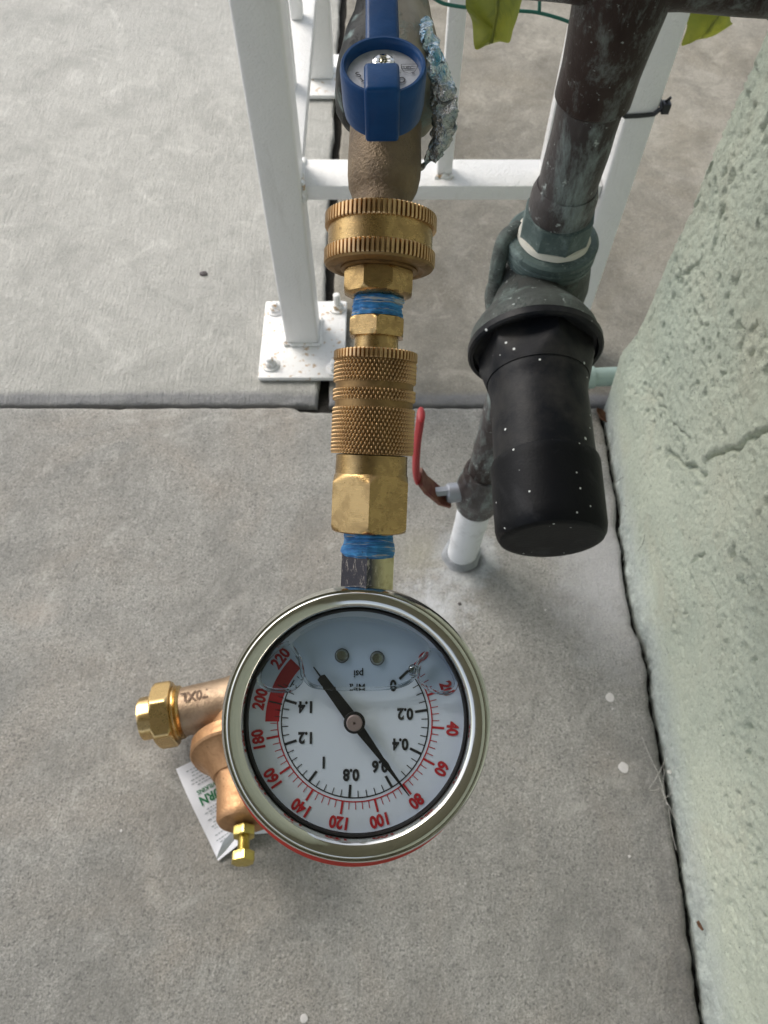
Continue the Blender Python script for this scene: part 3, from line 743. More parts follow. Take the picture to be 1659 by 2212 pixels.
rx('tee_run', dens([(0.0146, xc - 0.046), (0.0168, xc - 0.044), (0.0168, xc - 0.022), (0.0182, xc), (0.0168, xc + 0.022), (0.0168, xc + 0.056), (0.0148, xc + 0.060)], 0.004), M_copper, 48, nzr(0.0003, 60))
rx('solder_ring', dens([(0.0148, xc + 0.056), (0.0172, xc + 0.058), (0.0168, xc + 0.068), (0.0146, xc + 0.071)], 0.002), M_copperP, 48, nzr(0.0008, 90))
# feed to the faucet (out of frame)
MB().add(*tube([p - rb for p in smoothpath([ax0 + Vector((.02, 0, 0)), Vector((-0.068, 0.314, 0.562)), Vector((-0.062, 0.306, 0.575)), Vector((-0.02, 0.298, 0.600)), Vector((0.003, 0.275, 0.598)), K(850, -75, 0.219)], 6)], 0.0112, 24)).build('feed_pipe', M_copper, riser)

# ------------------------------------------------------------------ ball valve on the riser
bv = empty('ball_valve', RP(0.143), label='dark quarter turn ball valve with upright red lever near the foot of the riser', cat='valve')
mb = MB().add(*lathe(dens([(0.0150, -0.030), (0.0185, -0.028), (0.0190, -0.014), (0.0205, -0.010), (0.0215, 0.0), (0.0200, 0.012), (0.0180, 0.016), (0.0178, 0.026), (0.0155, 0.030)], 0.003), 40, nzr(0.0005, 80)), Rr.to_4x4())
mb.build('body', M_copperP, bv)
o = RP(0.143)
a0, a1 = Vector((-0.016, -0.004, 0.0)), Vector((-0.0345, -0.006, 0.0))
Rs = axis_frame(a0, a1)
MB().add(*lathe([(0.0085, 0), (0.0085, 0.012), (0.0070, 0.014)], 24), Mx(a0, Rs)).build('stem_boss', M_grey, bv)
MB().add(*lathe([(0.0045, 0.010), (0.0045, 0.0235)], 6), Mx(a0 + Vector((0, 0, 0.004)), Rs)).build('stem_nut', M_grey, bv)
# bracket arm: bent steel strip then the upright red grip
def strip(pts, wdt, th, wd):
    v, f = [], []
    pts = [Vector(p) for p in pts]; wd = Vector(wd).normalized()
    for i, p in enumerate(pts):
        t = (pts[min(i + 1, len(pts) - 1)] - pts[max(0, i - 1)]).normalized(); nrm = t.cross(wd).normalized()
        for (sa, sb) in ((-1, -1), (1, -1), (1, 1), (-1, 1)): v.append(p + wd * wdt * 0.5 * sa + nrm * th * 0.5 * sb)
    for j in range(len(pts) - 1):
        for i in range(4): k = (i + 1) % 4; f.append((j*4+i, j*4+k, (j+1)*4+k, (j+1)*4+i))
    f.append((3, 2, 1, 0)); n = len(pts) * 4; f.append((n-4, n-3, n-2, n-1))
    return v, f
g = lambda px, py, Y=0.318: AY(px, py, Y) - o
MB().add(*strip([g(972, 1078), g(950, 1072), g(934, 1058), g(921, 1048), g(908, 1030)], 0.016, 0.0035, (0, 1, 0.1))).build('lever_bracket', M_rust, bv)
gp = [g(903, 1036), g(899, 1020), g(899, 990), g(902, 950), g(907, 915), g(909, 900), g(910, 893)]
v, f = tube(smoothpath(gp, 5), [0.0012] + [0.0030] * (len(smoothpath(gp, 5)) - 3) + [0.0025, 0.0012], 14)
gc = sum((Vector(q) for q in v), Vector()) / len(v)
v = [Vector((q[0], gc.y + (q[1] - gc.y) * 2.3, q[2])) for q in v]
MB().add(v, f).build('lever_grip', M_lever, bv)

# ------------------------------------------------------------------ pressure regulator on the riser
Fp, Ep = Vector((0.0795, 0.266, 0.3850)), Vector((0.0790, 0.1575, 0.3735))
prv = empty('pressure_regulator', RP(0.36), label='weathered bronze pressure regulator with green union ring and long black bonnet', cat='regulator')
O = RP(0.36)
bax = (Ep - Fp); BL = bax.length
Rb = axis_frame(Fp, Ep)
def pb(name, prof, m, n=64, rmod=None, parent=prv):
    mb = MB().add(*lathe(dens(prof, 0.003), n, rmod), Mx(Fp - O, Rb)); return mb.build(name, m, parent)
def pv(name, prof, m, n=64, rmod=None, parent=prv):
    mb = MB().add(*lathe(dens([(r, z) for r, z in prof], 0.003), n, rmod), Mx(rb - O, Rr)); return mb.build(name, m, parent)
# body casting: vertical barrel + round shoulder behind the bonnet flange
mb = MB().add(*lathe(dens([(0.0165, 0.318), (0.019, 0.325), (0.022, 0.345), (0.0268, 0.360), (0.0270, 0.386), (0.0250, 0.396), (0.0222, 0.4035)], 0.003), 64, nzr(0.0006, 60)), Mx(rb - O, Rr))
mb.add(*lathe(dens([(0.010, -0.074), (0.016, -0.070), (0.0180, -0.058), (0.0185, -0.035), (0.0225, -0.023), (0.0300, -0.013), (0.0334, -0.007), (0.0338, -0.0012)], 0.003), 64, nzr(0.0007, 60)), Mx(Fp - O, Rb))
el_ = [(0.0275 * math.sin(a_), -0.028 * math.cos(a_) if a_ < PI / 2 else -0.0225 * math.cos(a_)) for a_ in [0.02 + (PI - 0.04) * i / 24 for i in range(25)]]
mb.add(*lathe(el_, 64, nzr(0.0012, 70, 4)), Matrix.Translation(RP(0.377) - O + Vector((-0.0035, -0.008, 0))))
mb.build('body', M_prv, prv)
# side rib of the casting
rbp = [AY(1052, 600, 0.300) - O, AY(1056, 560, 0.305) - O, AY(1062, 520, 0.31) - O, AY(1080, 488, 0.315) - O]
MB().add(*tube(smoothpath([AY(1064, 690, 0.290) - O] + [AY(1070, 620, 0.302) - O, AY(1078, 560, 0.308) - O, AY(1092, 515, 0.314) - O, AY(1120, 492, 0.322) - O], 6), 0.0042, 16)).build('casting_rib', M_prv, prv)
pv('union_ring', [(0.0225, 0.4040), (0.0240, 0.4045), (0.0243, 0.4070), (0.0236, 0.4075), (0.0243, 0.4082), (0.0243, 0.4105), (0.0236, 0.4112), (0.0242, 0.4120), (0.0243, 0.4150), (0.0230, 0.4162), (0.0185, 0.4164)], M_green)
pv('sealant_bead', [(0.0180, 0.4150), (0.0195, 0.4168), (0.0184, 0.4190), (0.0172, 0.4194)], M_seal, rmod=nzr(0.0006, 150))
def ngon(nf, ap, ph=0.0):
    def fn(a, r, z):
        s = 2 * PI / nf; q = (a - ph) % s - s / 2
        return min(r, ap / math.cos(q))
    return fn
pv('union_nut', [(0.0168, 0.4170), (0.0185, 0.4185), (0.0190, 0.4285), (0.0178, 0.4320), (0.0152, 0.4325)], M_green, 96, ngon(8, 0.0172, PI / 16))
pb('flange_ring', [(0.0335, -0.0010), (0.0352, 0.0), (0.0352, 0.0035), (0.0342, 0.0045), (0.0325, 0.0045), (0.0318, 0.0015), (0.0290, 0.0012)], M_black)
pb('hex_shoulder', [(0.0300, 0.0), (0.0300, 0.010), (0.0288, 0.013), (0.0262, 0.022)], M_black, 96, ngon(6, 0.0262, PI / 48 * 5))
pb('bonnet', [(0.0262, 0.008), (0.0256, 0.024), (0.0246, 0.030), (0.0248, BL - 0.040)], M_black)
pb('end_cap', [(0.0249, BL - 0.0405), (0.0262, BL - 0.0400), (0.0266, BL - 0.0385), (0.0263, BL - 0.006), (0.0256, BL - 0.0028), (0.0244, BL - 0.0008), (0.0228, BL), (0.0205, BL), (0.002, BL - 0.0004)], M_cap)

# ------------------------------------------------------------------ hose chain frame (adapter, coupler, gauge)
A0, B0 = K(824.5, 440, 0.2035), K(792.5, 1262, 0.2115)
zc = (A0 - B0).normalized(); yc = RCAM.col[2].copy(); yc = (yc - zc * yc.dot(zc)).normalized(); xcv = yc.cross(zc)
RC = Matrix((xcv, yc, zc)).transposed()       # local z runs up towards the faucet, y to the viewer
PXL = (A0 - B0).length / math.hypot(822, 32)
def cz(py): return -(py - 440) * PXL
def cr(rpx, py=800): return rpx * (0.2035 + (py - 440) / 822 * 0.008) / F
def chain_root(name, py, **k):
    o = empty(name, A0 + zc * cz(py), RC, **k); o['_py'] = py; return o
def cl(root, name, prof, m, n=64, rmod=None, step=None, **k):
    """prof given as (radius, picture y)"""
    y0 = root['_py']
    p = [(cr(r, y), cz(y) - cz(y0)) for r, y in prof]
    if step: p = dens(p, step)
    v, f = lathe(p, n, rmod, cap=True); return obj(name, v, f, m, root, **k)
def straight(teeth, depth):
    def fn(a, r, z):
        q = (a * teeth / (2 * PI)) % 1
        return r - depth * (0 if q < 0.5 else math.sin((q - 0.5) * 2 * PI) ** 0.7 if (q - 0.5) * 2 * PI < PI else 0)
    return fn
def diamond(cols, pitch, depth):
    def tri(x): x = x % 1; return 1 - abs(2 * x - 1)
    def fn(a, r, z):
        u = a * cols / (2 * PI) + z / pitch; w_ = a * cols / (2 * PI) - z / pitch
        h = min(tri(u), tri(w_)); return r - depth * (1 - min(1, 1.5 * h))
    return fn

ad = chain_root('hose_adapter', 640, label='brass hose thread swivel adapter with two ribbed rings below the faucet', cat='adapter')
cl(ad, 'swivel_nut', [(60, 466), (116, 466.5), (113, 470), (112.5, 545), (110, 572), (60, 572)], M_brass, 96)
cl(ad, 'ribbed_ring', [(112, 467.5), (119, 467), (120.5, 469), (120.5, 494), (119, 496.5), (112, 496.5)], M_brassK, 444, straight(74, 0.0009), 0.0012, angle=28)
cl(ad, 'ribbed_ring', [(112, 541), (118, 541.5), (120, 544), (119.5, 568), (118, 571), (112, 571)], M_brassK, 444, straight(74, 0.0009), 0.0012, angle=28)
cl(ad, 'end_flange', [(112, 571.3), (118, 571.5), (115, 576), (106, 580), (96, 581), (92, 578.5), (84, 578), (60, 578)], M_brassD, 96)
cl(ad, 'inner_ring', [(60, 577.5), (83, 578.3), (83, 582), (78, 584), (70, 584)], M_brassD, 64)
cl(ad, 'hex_nut', [(64, 583), (76, 585), (79, 588), (79, 624), (74, 632), (62, 638), (50, 639)], M_brass, 96, ngon(8, cr(72.5, 610), PI / 8), 0.0006)
cl(ad, 'thread_tape', [(50, 638), (53, 641), (54, 648), (51, 652), (54.5, 656), (52, 661), (54, 665), (51.5, 670), (55, 675), (54, 681)], M_tape, 96,
   nzr(0.0009, 420, 1), 0.0003)

qc = chain_root('quick_coupler', 1025, label='brass quick connect air coupler with knurled sleeve and long hexagon end', cat='coupler')
cl(qc, 'hex_nut', [(52, 680.5), (60, 683), (66, 688), (66, 716), (60, 723), (48, 724)], M_brass, 96, ngon(6, cr(57, 700), PI / 2), 0.0006)
cl(qc, 'neck', [(47.5, 722), (47.5, 757)], M_brass, 64)
cl(qc, 'ribbed_ring', [(50, 754.5), (89, 755), (90.5, 757), (90.5, 773), (89, 775), (80, 775)], M_brassK, 360, straight(60, 0.0008), 0.0012, angle=28)
cl(qc, 'sleeve', [(84, 775), (84, 974), (60, 976)], M_brassD, 96)
for (a, b) in ((777, 822), (836, 861), (875, 975)):
    k = cl(qc, 'knurled_band', [(84, a - .3), (88, a), (89.5, a + 1.5), (89.5, b - 1.5), (88, b), (84, b + .3)], M_brassK, 500, diamond(62, cr(16), 0.0011), 0.00022, angle=180)
cl(qc, 'collar', [(70, 976), (77, 977.5), (77.5, 1020), (77, 1030)], M_brass, 96, ngon(6, cr(76.5, 1000), PI / 2 + PI / 48 * 7))
cl(qc, 'long_hexagon', [(76, 1016), (84, 1028), (92, 1034), (92, 1132), (82, 1142), (76, 1145), (56, 1146)], M_brass, 96, ngon(6, cr(79, 1080), PI / 2), 0.0007)

# ------------------------------------------------------------------ pressure gauge
RG = RCAM @ Matrix.Rotation(math.radians(-8), 3, 'X')     # dial leans a touch towards the viewer
GC = K(768, 1561, 0.1885)
ga = empty('pressure_gauge', GC, RG, label='round liquid filled pressure gauge with chrome bezel hanging upside down, needle near 80', cat='pressure gauge')
gi = (Matrix.Translation(GC) @ RG.to_4x4()).inverted()
def g_chain(name, prof, m, n=64, rmod=None, step=None, parent=ga):
    p = [(cr(r, y), cz(y)) for r, y in prof]
    if step: p = dens(p, step)
    v, f = lathe(p, n, rmod); M = gi @ Mx(A0, RC)
    return MB().add(v, f, M).build(name, m, parent)
g_chain('thread_tape', [(52, 1145.5), (54, 1150), (53, 1154), (55, 1158), (53, 1163), (55, 1168), (55, 1176), (57, 1184), (58, 1192), (55, 1198)], M_tapeG, 96, nzr(0.0007, 380, 5), 0.0003)
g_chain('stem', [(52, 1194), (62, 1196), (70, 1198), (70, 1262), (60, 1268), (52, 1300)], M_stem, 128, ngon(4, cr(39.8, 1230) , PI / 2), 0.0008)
u = 0.190 / F        # one picture unit on the bezel plane
def gl_(name, prof, m, n=128, parent=ga, rmod=None, loc=(0, 0, 0), **k):
    v, f = lathe(prof, n, rmod, cap=False); return MB().add(v, f, Matrix.Translation(loc)).build(name, m, parent, **k)
gl_('case', [(0.001, -0.0285), (0.028, -0.0285), (0.0305, -0.026), (0.0310, -0.022), (0.0312, -0.009), (0.0330, -0.0085)], M_chrome)
bz = [(0.0330, -0.0090), (0.0342, -0.0088), (0.0349, -0.0080), (0.0351, -0.0066), (0.0350, -0.0045), (0.0347, -0.0028), (0.0341, -0.0014), (0.0337, -0.0006), (0.0334, -0.0010), (0.0331, -0.0005), (0.0326, -0.0001), (0.0320, -0.0002), (0.0312, -0.0004),
      (0.0303, -0.0008), (0.0295, -0.0013), (0.0293, -0.0018), (0.0292, -0.0026), (0.0290, -0.0033), (0.0289, -0.0046)]
gl_('bezel', bz, M_chrome, 160, angle=50)
gl_('seal_ring', [(0.0292, -0.0044), (0.0287, -0.0038), (0.0283, -0.0040), (0.0281, -0.0050)], M_needle, 128)
# red rubber rim peeping out below the bezel
v, f = lathe([(0.0325, -0.0145), (0.0345, -0.0143), (0.0350, -0.0125), (0.0345, -0.0100), (0.0325, -0.0098)], 96, None, False)
MB().add(v, f, Matrix.Translation((-0.0007, -0.0034, 0))).build('rubber_rim', M_redrub, ga)
# dial plate
DZ = -0.0070
du = (0.1885 + 0.0070) / F / 2.6996     # one crop unit on the dial plane
DC = Vector((0.0, 0.0, 0.0))
hubw = K(766.6, 1557.8, 0.1955); hl = gi @ hubw; DC = Vector((hl.x, hl.y, DZ))
v, f = lathe([(0.0300, 0), (0.001, 0)], 96, None, False); dial = MB().add(v, [q[::-1] for q in f] if False else f, Matrix.Translation((0, 0, DZ))).build('dial', M_dial, ga)
# liner between dial and window
gl_('dial_liner', [(0.0300, DZ), (0.0294, -0.0058), (0.0288, -0.0046)], M_dial, 96)
def dp(r, deg, z=0.00012): a = math.radians(deg); return Vector((DC.x + r * du * math.cos(a), DC.y - r * du * math.sin(a), DZ + z))
def arc_band(mb, r0, r1, d0, d1, z=0.0001, step=2.0):
    n = max(2, int(abs(d1 - d0) / step)); v = []
    for i in range(n + 1):
        d = d0 + (d1 - d0) * i / n; v += [dp(r0, d, z), dp(r1, d, z)]
    f = [(2 * i, 2 * i + 1, 2 * i + 3, 2 * i + 2) for i in range(n)]
    mb.add(v, f)
def tick(mb, r0, r1, deg, wd, z=0.00014):
    a = math.radians(deg); t = Vector((-math.sin(a), -math.cos(a), 0)) * wd * du * 0.5
    p, q = dp(r0, deg, z), dp(r1, deg, z)
    mb.add([p - t, q - t, q + t, p + t], [(0, 1, 2, 3)])
PSI = lambda p: -42.8 + 1.178 * p
red, blk = MB(), MB()
arc_band(red, 446, 453, PSI(0), PSI(220))
arc_band(red, 441, 522, PSI(189), PSI(226), 0.00008)
for p in range(0, 221, 4):
    if p % 20 == 0: tick(red, 452, 522, PSI(p), 13)
    else: tick(red, 452, 492, PSI(p), 4.5)
for k_ in range(0, 41):
    if k_ > 38 - 0: break
mp = 0.0
arc_band(blk, 424, 431, PSI(0), PSI(217.5))
i = 0
while i * 0.04 <= 1.521:
    mv = i * 0.04; d = PSI(mv * 145.04)
    if i % 5 == 0: tick(blk, 355, 426, d, 15)
    else: tick(blk, 388, 426, d, 5)
    i += 1
for p in (192, 196, 204, 208, 212): tick(blk, 436, 470 if p != 200 else 515, PSI(p), 4, 0.00018)
tick(blk, 436, 515, PSI(200), 9, 0.00018); tick(blk, 436, 500, PSI(210), 6, 0.00018)
def put_text(mb, s, size, pos, up_deg, sx=0.82, bold=0.02):
    v, f = text_vf(s, size * du, bold, sx, space=1.0)
    a = math.radians(up_deg); up = Vector((math.cos(a), -math.sin(a), 0)); rt = Vector((up.y, -up.x, 0))
    mb.add([pos + rt * p.x + up * p.y for p in v], f)
for p in range(0, 221, 20): put_text(red, str(p), 92, dp(566 if p else 545, PSI(p) + (3 if p in (220,) else 0), 0.00016), PSI(p), 0.86, 0.042)
for mv, s, R_ in ((0, '0', 305), (0.2, '0.2', 297), (0.4, '0.4', 293), (0.6, '0.6', 290), (0.8, '0.8', 298), (1.0, '1', 290), (1.2, '1.2', 296), (1.4, '1.4', 296), (1.6 * 0 + 1.52, '1.6', 300)):
    if mv == 1.52: continue
    put_text(blk, s, 88, dp(R_, PSI(mv * 145.04), 0.00016), 90, 0.86, 0.042)
put_text(blk, 'psi', 60, Vector((DC.x + 20 * du, DC.y + 272 * du, DZ + .00016)), 90, 0.9, 0.02)
put_text(blk, 'MPa', 58, Vector((DC.x + 14 * du, DC.y + 196 * du, DZ + .00016)), 90, 0.95, 0.012)
red.build('red_scale', M_red, dial, smooth=False); blk.build('black_scale', M_ink, dial, smooth=False)
for (sx_, sy_) in ((745, 452), (953, 467), (1165, 530)):
    c = Vector((DC.x + (sx_ - 823) * du, DC.y + (828 - sy_) * du, DZ))
    rr = 38 if sx_ != 1165 else 26
    mb = MB().add(*lathe([(rr * du, 0), (rr * du, 0.0005), (rr * du * 0.75, 0.0010), (rr * .3 * du, 0.0011), (rr * .28 * du, 0.0006), (0.00001, 0.0006)], 24, None, False), Matrix.Translation(c))
    v_, f_ = lathe([(rr * 1.12 * du, 0.0002), (rr * .9 * du, 0.00045)], 24, None, False); MB().add(v_, f_, Matrix.Translation(c)).build('screw_gasket', M_ink, dial)
    mb.add(*lathe([(rr * .26 * du, 0.0004), (rr * .26 * du, 0.0013), (0.00001, 0.0013)], 4, None, False), Matrix.Translation(c))
    mb.build('screw', M_steel, dial)
# needle
nd = math.radians(52.4); dirn = Vector((math.cos(nd), -math.sin(nd), 0)); sid = Vector((-dirn.y, dirn.x, 0))
hc = Vector((DC.x, DC.y, DZ + 0.0022))
ND = [(-395, 3), (-330, 5), (-322, 26), (-240, 28), (-60, 34), (0, 34), (60, 26), (260, 13), (300, 16), (330, 11), (515, 2.5)]
poly = [hc + dirn * a * du + sid * b * du for a, b in ND] + [hc + dirn * a * du - sid * b * du for a, b in reversed(ND)]
n_ = len(poly)
v = poly + [p - Vector((0, 0, 0.0004)) for p in poly]
f = []
for i in range(len(ND) - 1):
    f.append((i, i + 1, n_ - 2 - i, n_ - 1 - i)[::-1])
f += [(i, (i + 1) % n_, n_ + (i + 1) % n_, n_ + i) for i in range(n_)]
needle = obj('needle', v, f, M_needle, ga, smooth=False)
v, f = lathe([(62 * du, 0), (62 * du, 0.0006), (52 * du, 0.0008)], 40); MB().add(v, f, Matrix.Translation(hc)).build('hub_ring', M_needle, needle)
v, f = lathe([(46 * du, 0.0006), (46 * du, 0.0014), (40 * du, 0.0017), (8 * du, 0.0017), (7 * du, 0.0012), (.00001, .0012)], 40, None, False); MB().add(v, f, Matrix.Translation(hc)).build('hub_cap', M_hub, needle)
# window glass
v, f = lathe([(0.0289, -0.0040), (0.02, -0.00385), (0.0001, -0.0038)], 96, None, False)
MB().add(v, f).build('window', M_glass, ga)
# edges of the air bubbles in the filling
def crv(pts, closed=True, k=8):
    P3 = [Vector((DC.x + (x - 823) * du * 0.985, DC.y + (828 - y) * du * 0.985, -0.0054)) for x, y in pts]
    if closed:
        q = smoothpath(P3[-2:] + P3 + P3[:2], k); q = q[2 * k: -2 * k + 0]
        return q
    return smoothpath(P3, k)
def airmat():
    m = NT('air_gap')
    tr = m.n('ShaderNodeBsdfTransparent'); tr.inputs[0].default_value = (0.74, 0.80, 0.86, 1)
    gl = m.n('ShaderNodeBsdfGlossy'); gl.inputs['Roughness'].default_value = 0.06
    lw = m.n('ShaderNodeLayerWeight'); f_ = m.math('ADD', m.math('MULTIPLY', m.math('POWER', lw.outputs['Facing'], 5.0), 0.8), 0.03)
    mx = m.n('ShaderNodeMixShader'); m.l(f_, mx.inputs[0]); m.l(tr.outputs[0], mx.inputs[1]); m.l(gl.outputs[0], mx.inputs[2])
    m.l(mx.outputs[0], m.out.inputs[0]); return m.m
M_air = airmat()
def bub(pts, r, closed=True):
    q = crv(pts, closed)
    cen = sum(q, Vector()) / len(q); v_ = [cen + Vector((0, 0, 0.0003))] + list(q)
    MB().add(v_, [(0, 1 + i, 1 + (i + 1) % len(q)) for i in range(len(q))]).build('air_bubble', M_air, ga); v, f = tube(q, r, 10, False)
    v = [Vector((p.x, p.y, -0.0054 + (p.z + 0.0062) * 1.0)) for p in v]
    MB().add(v, f).build('bubble_edge', M_men, ga)
    q2 = [p + Vector((0, 0, 0.0001)) + (Vector((DC.x, DC.y, p.z)) - p).normalized() * r * 0.75 for p in q]
    v, f = tube(q2, 2.6 * du, 6, False); MB().add(v, f).build('bubble_outline', M_mline, ga)
bub([(447, 372), (500, 470), (520, 560), (575, 618), (700, 634), (850, 636), (1010, 632), (1110, 612), (1170, 570), (1195, 490), (1255, 410), (1210, 345), (1080, 275), (920, 235), (760, 228), (600, 262), (500, 320)], 12 * du)
bub([(430, 372), (340, 425), (270, 520), (262, 590), (300, 632), (380, 648), (455, 636), (505, 590), (512, 520), (480, 440)], 13 * du)
bub([(1270, 412), (1345, 450), (1400, 540), (1420, 610), (1385, 655), (1310, 655), (1240, 625), (1200, 575), (1205, 500)], 12 * du)
bub([(1150, 512), (1180, 505), (1192, 530), (1175, 556), (1150, 548)], 6 * du)

# ------------------------------------------------------------------ hose bibb
hb = empty('hose_faucet', K(835, 200, 0.212), RC, label='bronze garden hose faucet with blue quarter turn lever above the brass fittings', cat='faucet')
hi = hb.matrix_world.inverted() if False else (Matrix.Translation(K(835, 200, 0.212)) @ RC.to_4x4()).inverted()
def hline(name, a, b, prof, m, n=64, rmod=None, step=0.002):
    """prof: (radius in picture units, fraction along a-b)"""
    a, b = Vector(a), Vector(b); R_ = axis_frame(a, b); Ln = (b - a).length; t = 0.213
    v, f = lathe(dens([(r * t / F, s * Ln) for r, s in prof], step), n, rmod)
    return MB().add(v, f, hi @ Mx(a, R_)).build(name, m, hb)
hline('outlet', K(835, 255, 0.2095), K(824.5, 462, 0.2045), [(70, 0), (76, 0.08), (77, 0.45), (76, 0.62), (72, 0.74), (63, 0.83), (59, 0.86), (58, 1.0)], M_bib, 64, nzr(0.0003, 90))
hline('valve_body', K(850, -70, 0.219), K(836, 275, 0.2115), [(78, 0), (80, 0.22), (88, 0.36), (104, 0.50), (118, 0.66), (122, 0.78), (118, 0.87), (100, 0.95), (72, 1.0)], M_bibP, 64,
      lambda a, r, z: min(r, r * 0.955 / math.cos((a - .2618) % (PI / 4) - PI / 8)) + 0.0006 * noise.noise(Vector((math.cos(a) * 1.5, math.sin(a) * 1.5, z * 110))))
hline('stem_neck', K(832, 235, 0.207), K(829, 205, 0.192), [(66, 0), (58, 0.5), (52, 1)], M_bib, 40)
hline('casting_seam', K(833, 296, 0.1985), K(829, 345, 0.1985), [(1, 0), (6, 0.15), (8, 0.7), (2, 1)], M_bib, 12)
# crinkled foil strip on the right of the body, glints and creases painted in
pth = [K(912, 60, 0.204), K(926, 105, 0.203), K(940, 150, 0.204), K(950, 185, 0.205), K(960, 225, 0.205), K(960, 270, 0.205), K(948, 315, 0.206), K(928, 345, 0.207), K(905, 362, 0.209)]
sp = smoothpath(pth, 16)
v, f = tube(sp, [0.0008 + 0.0028 * math.sin(PI * min(1, 0.12 + i / len(sp))) ** 0.5 for i in range(len(sp))], 36)
v = [Vector(p) + Vector((noise.noise(Vector(p) * 350), noise.noise(Vector(p) * 350 + Vector((7, 0, 0))), noise.noise(Vector(p) * 350 + Vector((0, 7, 0))))) * 0.0016 + Vector((noise.noise(Vector(p) * 900), noise.noise(Vector(p) * 900 + Vector((7, 0, 0))), 0)) * 0.0006 for p in v]
MB().add(v, f, hi).build('crinkled_foil', M_strap, hb)
# handle
tilt = math.radians(23)
RH = RCAM @ Matrix.Rotation(-tilt, 3, 'X') @ Matrix.Rotation(math.radians(1), 3, 'Z')
HC = K(828, 138, 0.1755)
hu = 0.1755 / F
hd = bpy.data.objects.new('handle', None)
# the handle shell: hub cup with the lever arm and the front lug, one mesh
mb = MB()
cupR = 95 * hu
mb.add(*lathe([(cupR * 0.93, -0.0125), (cupR * 0.97, -0.010), (cupR * 0.995, -0.0015), (cupR * 0.98, -0.0004), (cupR * 0.955, 0.0), (cupR * 0.90, 0.0), (cupR * 0.865, -0.0004), (cupR * 0.85, -0.0012), (cupR * 0.83, -0.0030), (0.0005, -0.0030)], 72, None, True))
aw = 36 * hu
v, f = rbox(-aw, aw, cupR * 0.86, 0.085, -0.0054, -0.0005, 0.0010, 3)
v = [Vector((p[0] * (1.05 - 0.35 * max(0, (p[1] - cupR)) / 0.06 * 0.3), p[1], p[2] + 0.10 * max(0, p[1] - cupR) * 0.3)) for p in v]
mb.add(v, f)
lw = 38 * hu
v, f = rbox(-lw - 4 * hu, lw - 4 * hu, -cupR * 1.03, -cupR * 0.12, -0.0130, 0.0016, 0.0010, 3)
mb.add(v, f)
MH = hi @ Mx(HC, RH)
handle = MB().add(mb.v, mb.f, MH).build('handle', M_blue, hb)
v, f = lathe([(cupR * 0.845, -0.0026), (0.0002, -0.0024)], 64, None, False)
MB().add(v, f, MH).build('label_disc', M_disc, handle)
v, f = lathe([(0.0030, -0.0024), (0.0030, -0.0010), (0.0026, -0.0002), (0.0020, 0.0002), (0.0012, 0.0001), (0.0010, -0.0008), (0.0001, -0.0008)], 32, lambda a, r, z: r * (1 - (0.30 * max(0, math.cos(4 * a)) ** 2 if r < 0.0021 and r > .0005 else 0)), False)
MB().add(v, f, MH @ Matrix.Translation((0.0000, 0.0012, 0))).build('screw', M_chrome, handle)
# print on the disc (shield badge and letters)
pr = MB()
dz = -0.00225
def d2(px, py):    # point on the disc from the picture
    r_ = ray(px, py); n_ = RH.col[2]; p0 = HC + n_ * dz
    t = (p0 - Vector((0, 0, CAMZ))).dot(n_) / r_.dot(n_); w_ = Vector((0, 0, CAMZ)) + r_ * t
    return (Mx(HC, RH).inverted() @ w_)
def line(pts, wd):
    for a, b in zip(pts, pts[1:]):
        a, b = d2(*a), d2(*b); t = (b - a).normalized(); n_ = Vector((-t.y, t.x, 0)) * wd / 2
        pr.add([a - n_, b - n_, b + n_, a + n_], [(0, 1, 2, 3)])
cp = lambda x, y: ((1200 + x / 2.37) / 1.8228, (y / 2.37) / 1.8228)
lw_ = 0.00013
sh = [cp(900, 600), cp(1056, 598), cp(1046, 640), cp(1020, 672), cp(970, 684), cp(925, 668), cp(903, 632), cp(900, 600)]
line(sh, lw_); line([cp(900, 640), cp(1036, 640)], lw_); line([cp(905, 622), cp(1050, 622)], lw_ * 0.7)
def dtext(s, size, x, y, rot=0, sx=0.9):
    c = d2(*cp(x, y)); v, f = text_vf(s, size, 0.015, sx); R_ = Matrix.Translation(c) @ Matrix.Rotation(rot, 4, 'Z'); pr.add([R_ @ p for p in v], f)
dtext('UPC', 0.0014, 968, 631, PI * 0 + 0.05); dtext('®', 0.0011, 1012, 682)
dtext('S', 0.0026, 497, 692, PI + 0.5); dtext('O', 0.0028, 905, 742, PI - 0.4); dtext('o', 0.0009, 889, 675)
dtext('T', 0.0020, 530, 738, PI + 0.6)
pr.build('disc_print', M_ink, handle, smooth=False)
for o_ in (handle,):
    pass
# text parts carry the disc transform baked in
me = [c for c in handle.children if c.name.startswith('disc_print')][0]
me.data.transform(MH)

# ------------------------------------------------------------------ new regulator lying on the slab
AX = G(530, 1600, 0.046)
sr = empty('spare_regulator', (AX.x, AX.y, 0), label='new bronze pressure regulator lying on the concrete behind the gauge', cat='regulator')
SO = Vector((AX.x, AX.y, 0))
EL = math.radians(16)
by0 = G(534, 1632, 0.047); sdir = Vector((0.05, -math.cos(EL), math.sin(EL))).normalized()
Rs_ = axis_frame(by0, by0 + sdir)
def proj(p):
    q = RCAM.transposed() @ (Vector(p) - Vector((0, 0, CAMZ))); return CX + F * q.x / -q.z, CY - F * q.y / -q.z
def sp_(name, a, prof, m, R_, n=64, rmod=None, parent=sr, st=0.003):
    v, f = lathe(dens(prof, st), n, rmod); return MB().add(v, f, Mx(Vector(a) - SO, R_)).build(name, m, parent)
def along(py):
    lo, hi_ = -0.2, 0.3
    for _ in range(40):
        mid = (lo + hi_) / 2
        if proj(by0 + sdir * mid)[1] < py: lo = mid
        else: hi_ = mid
    return lo
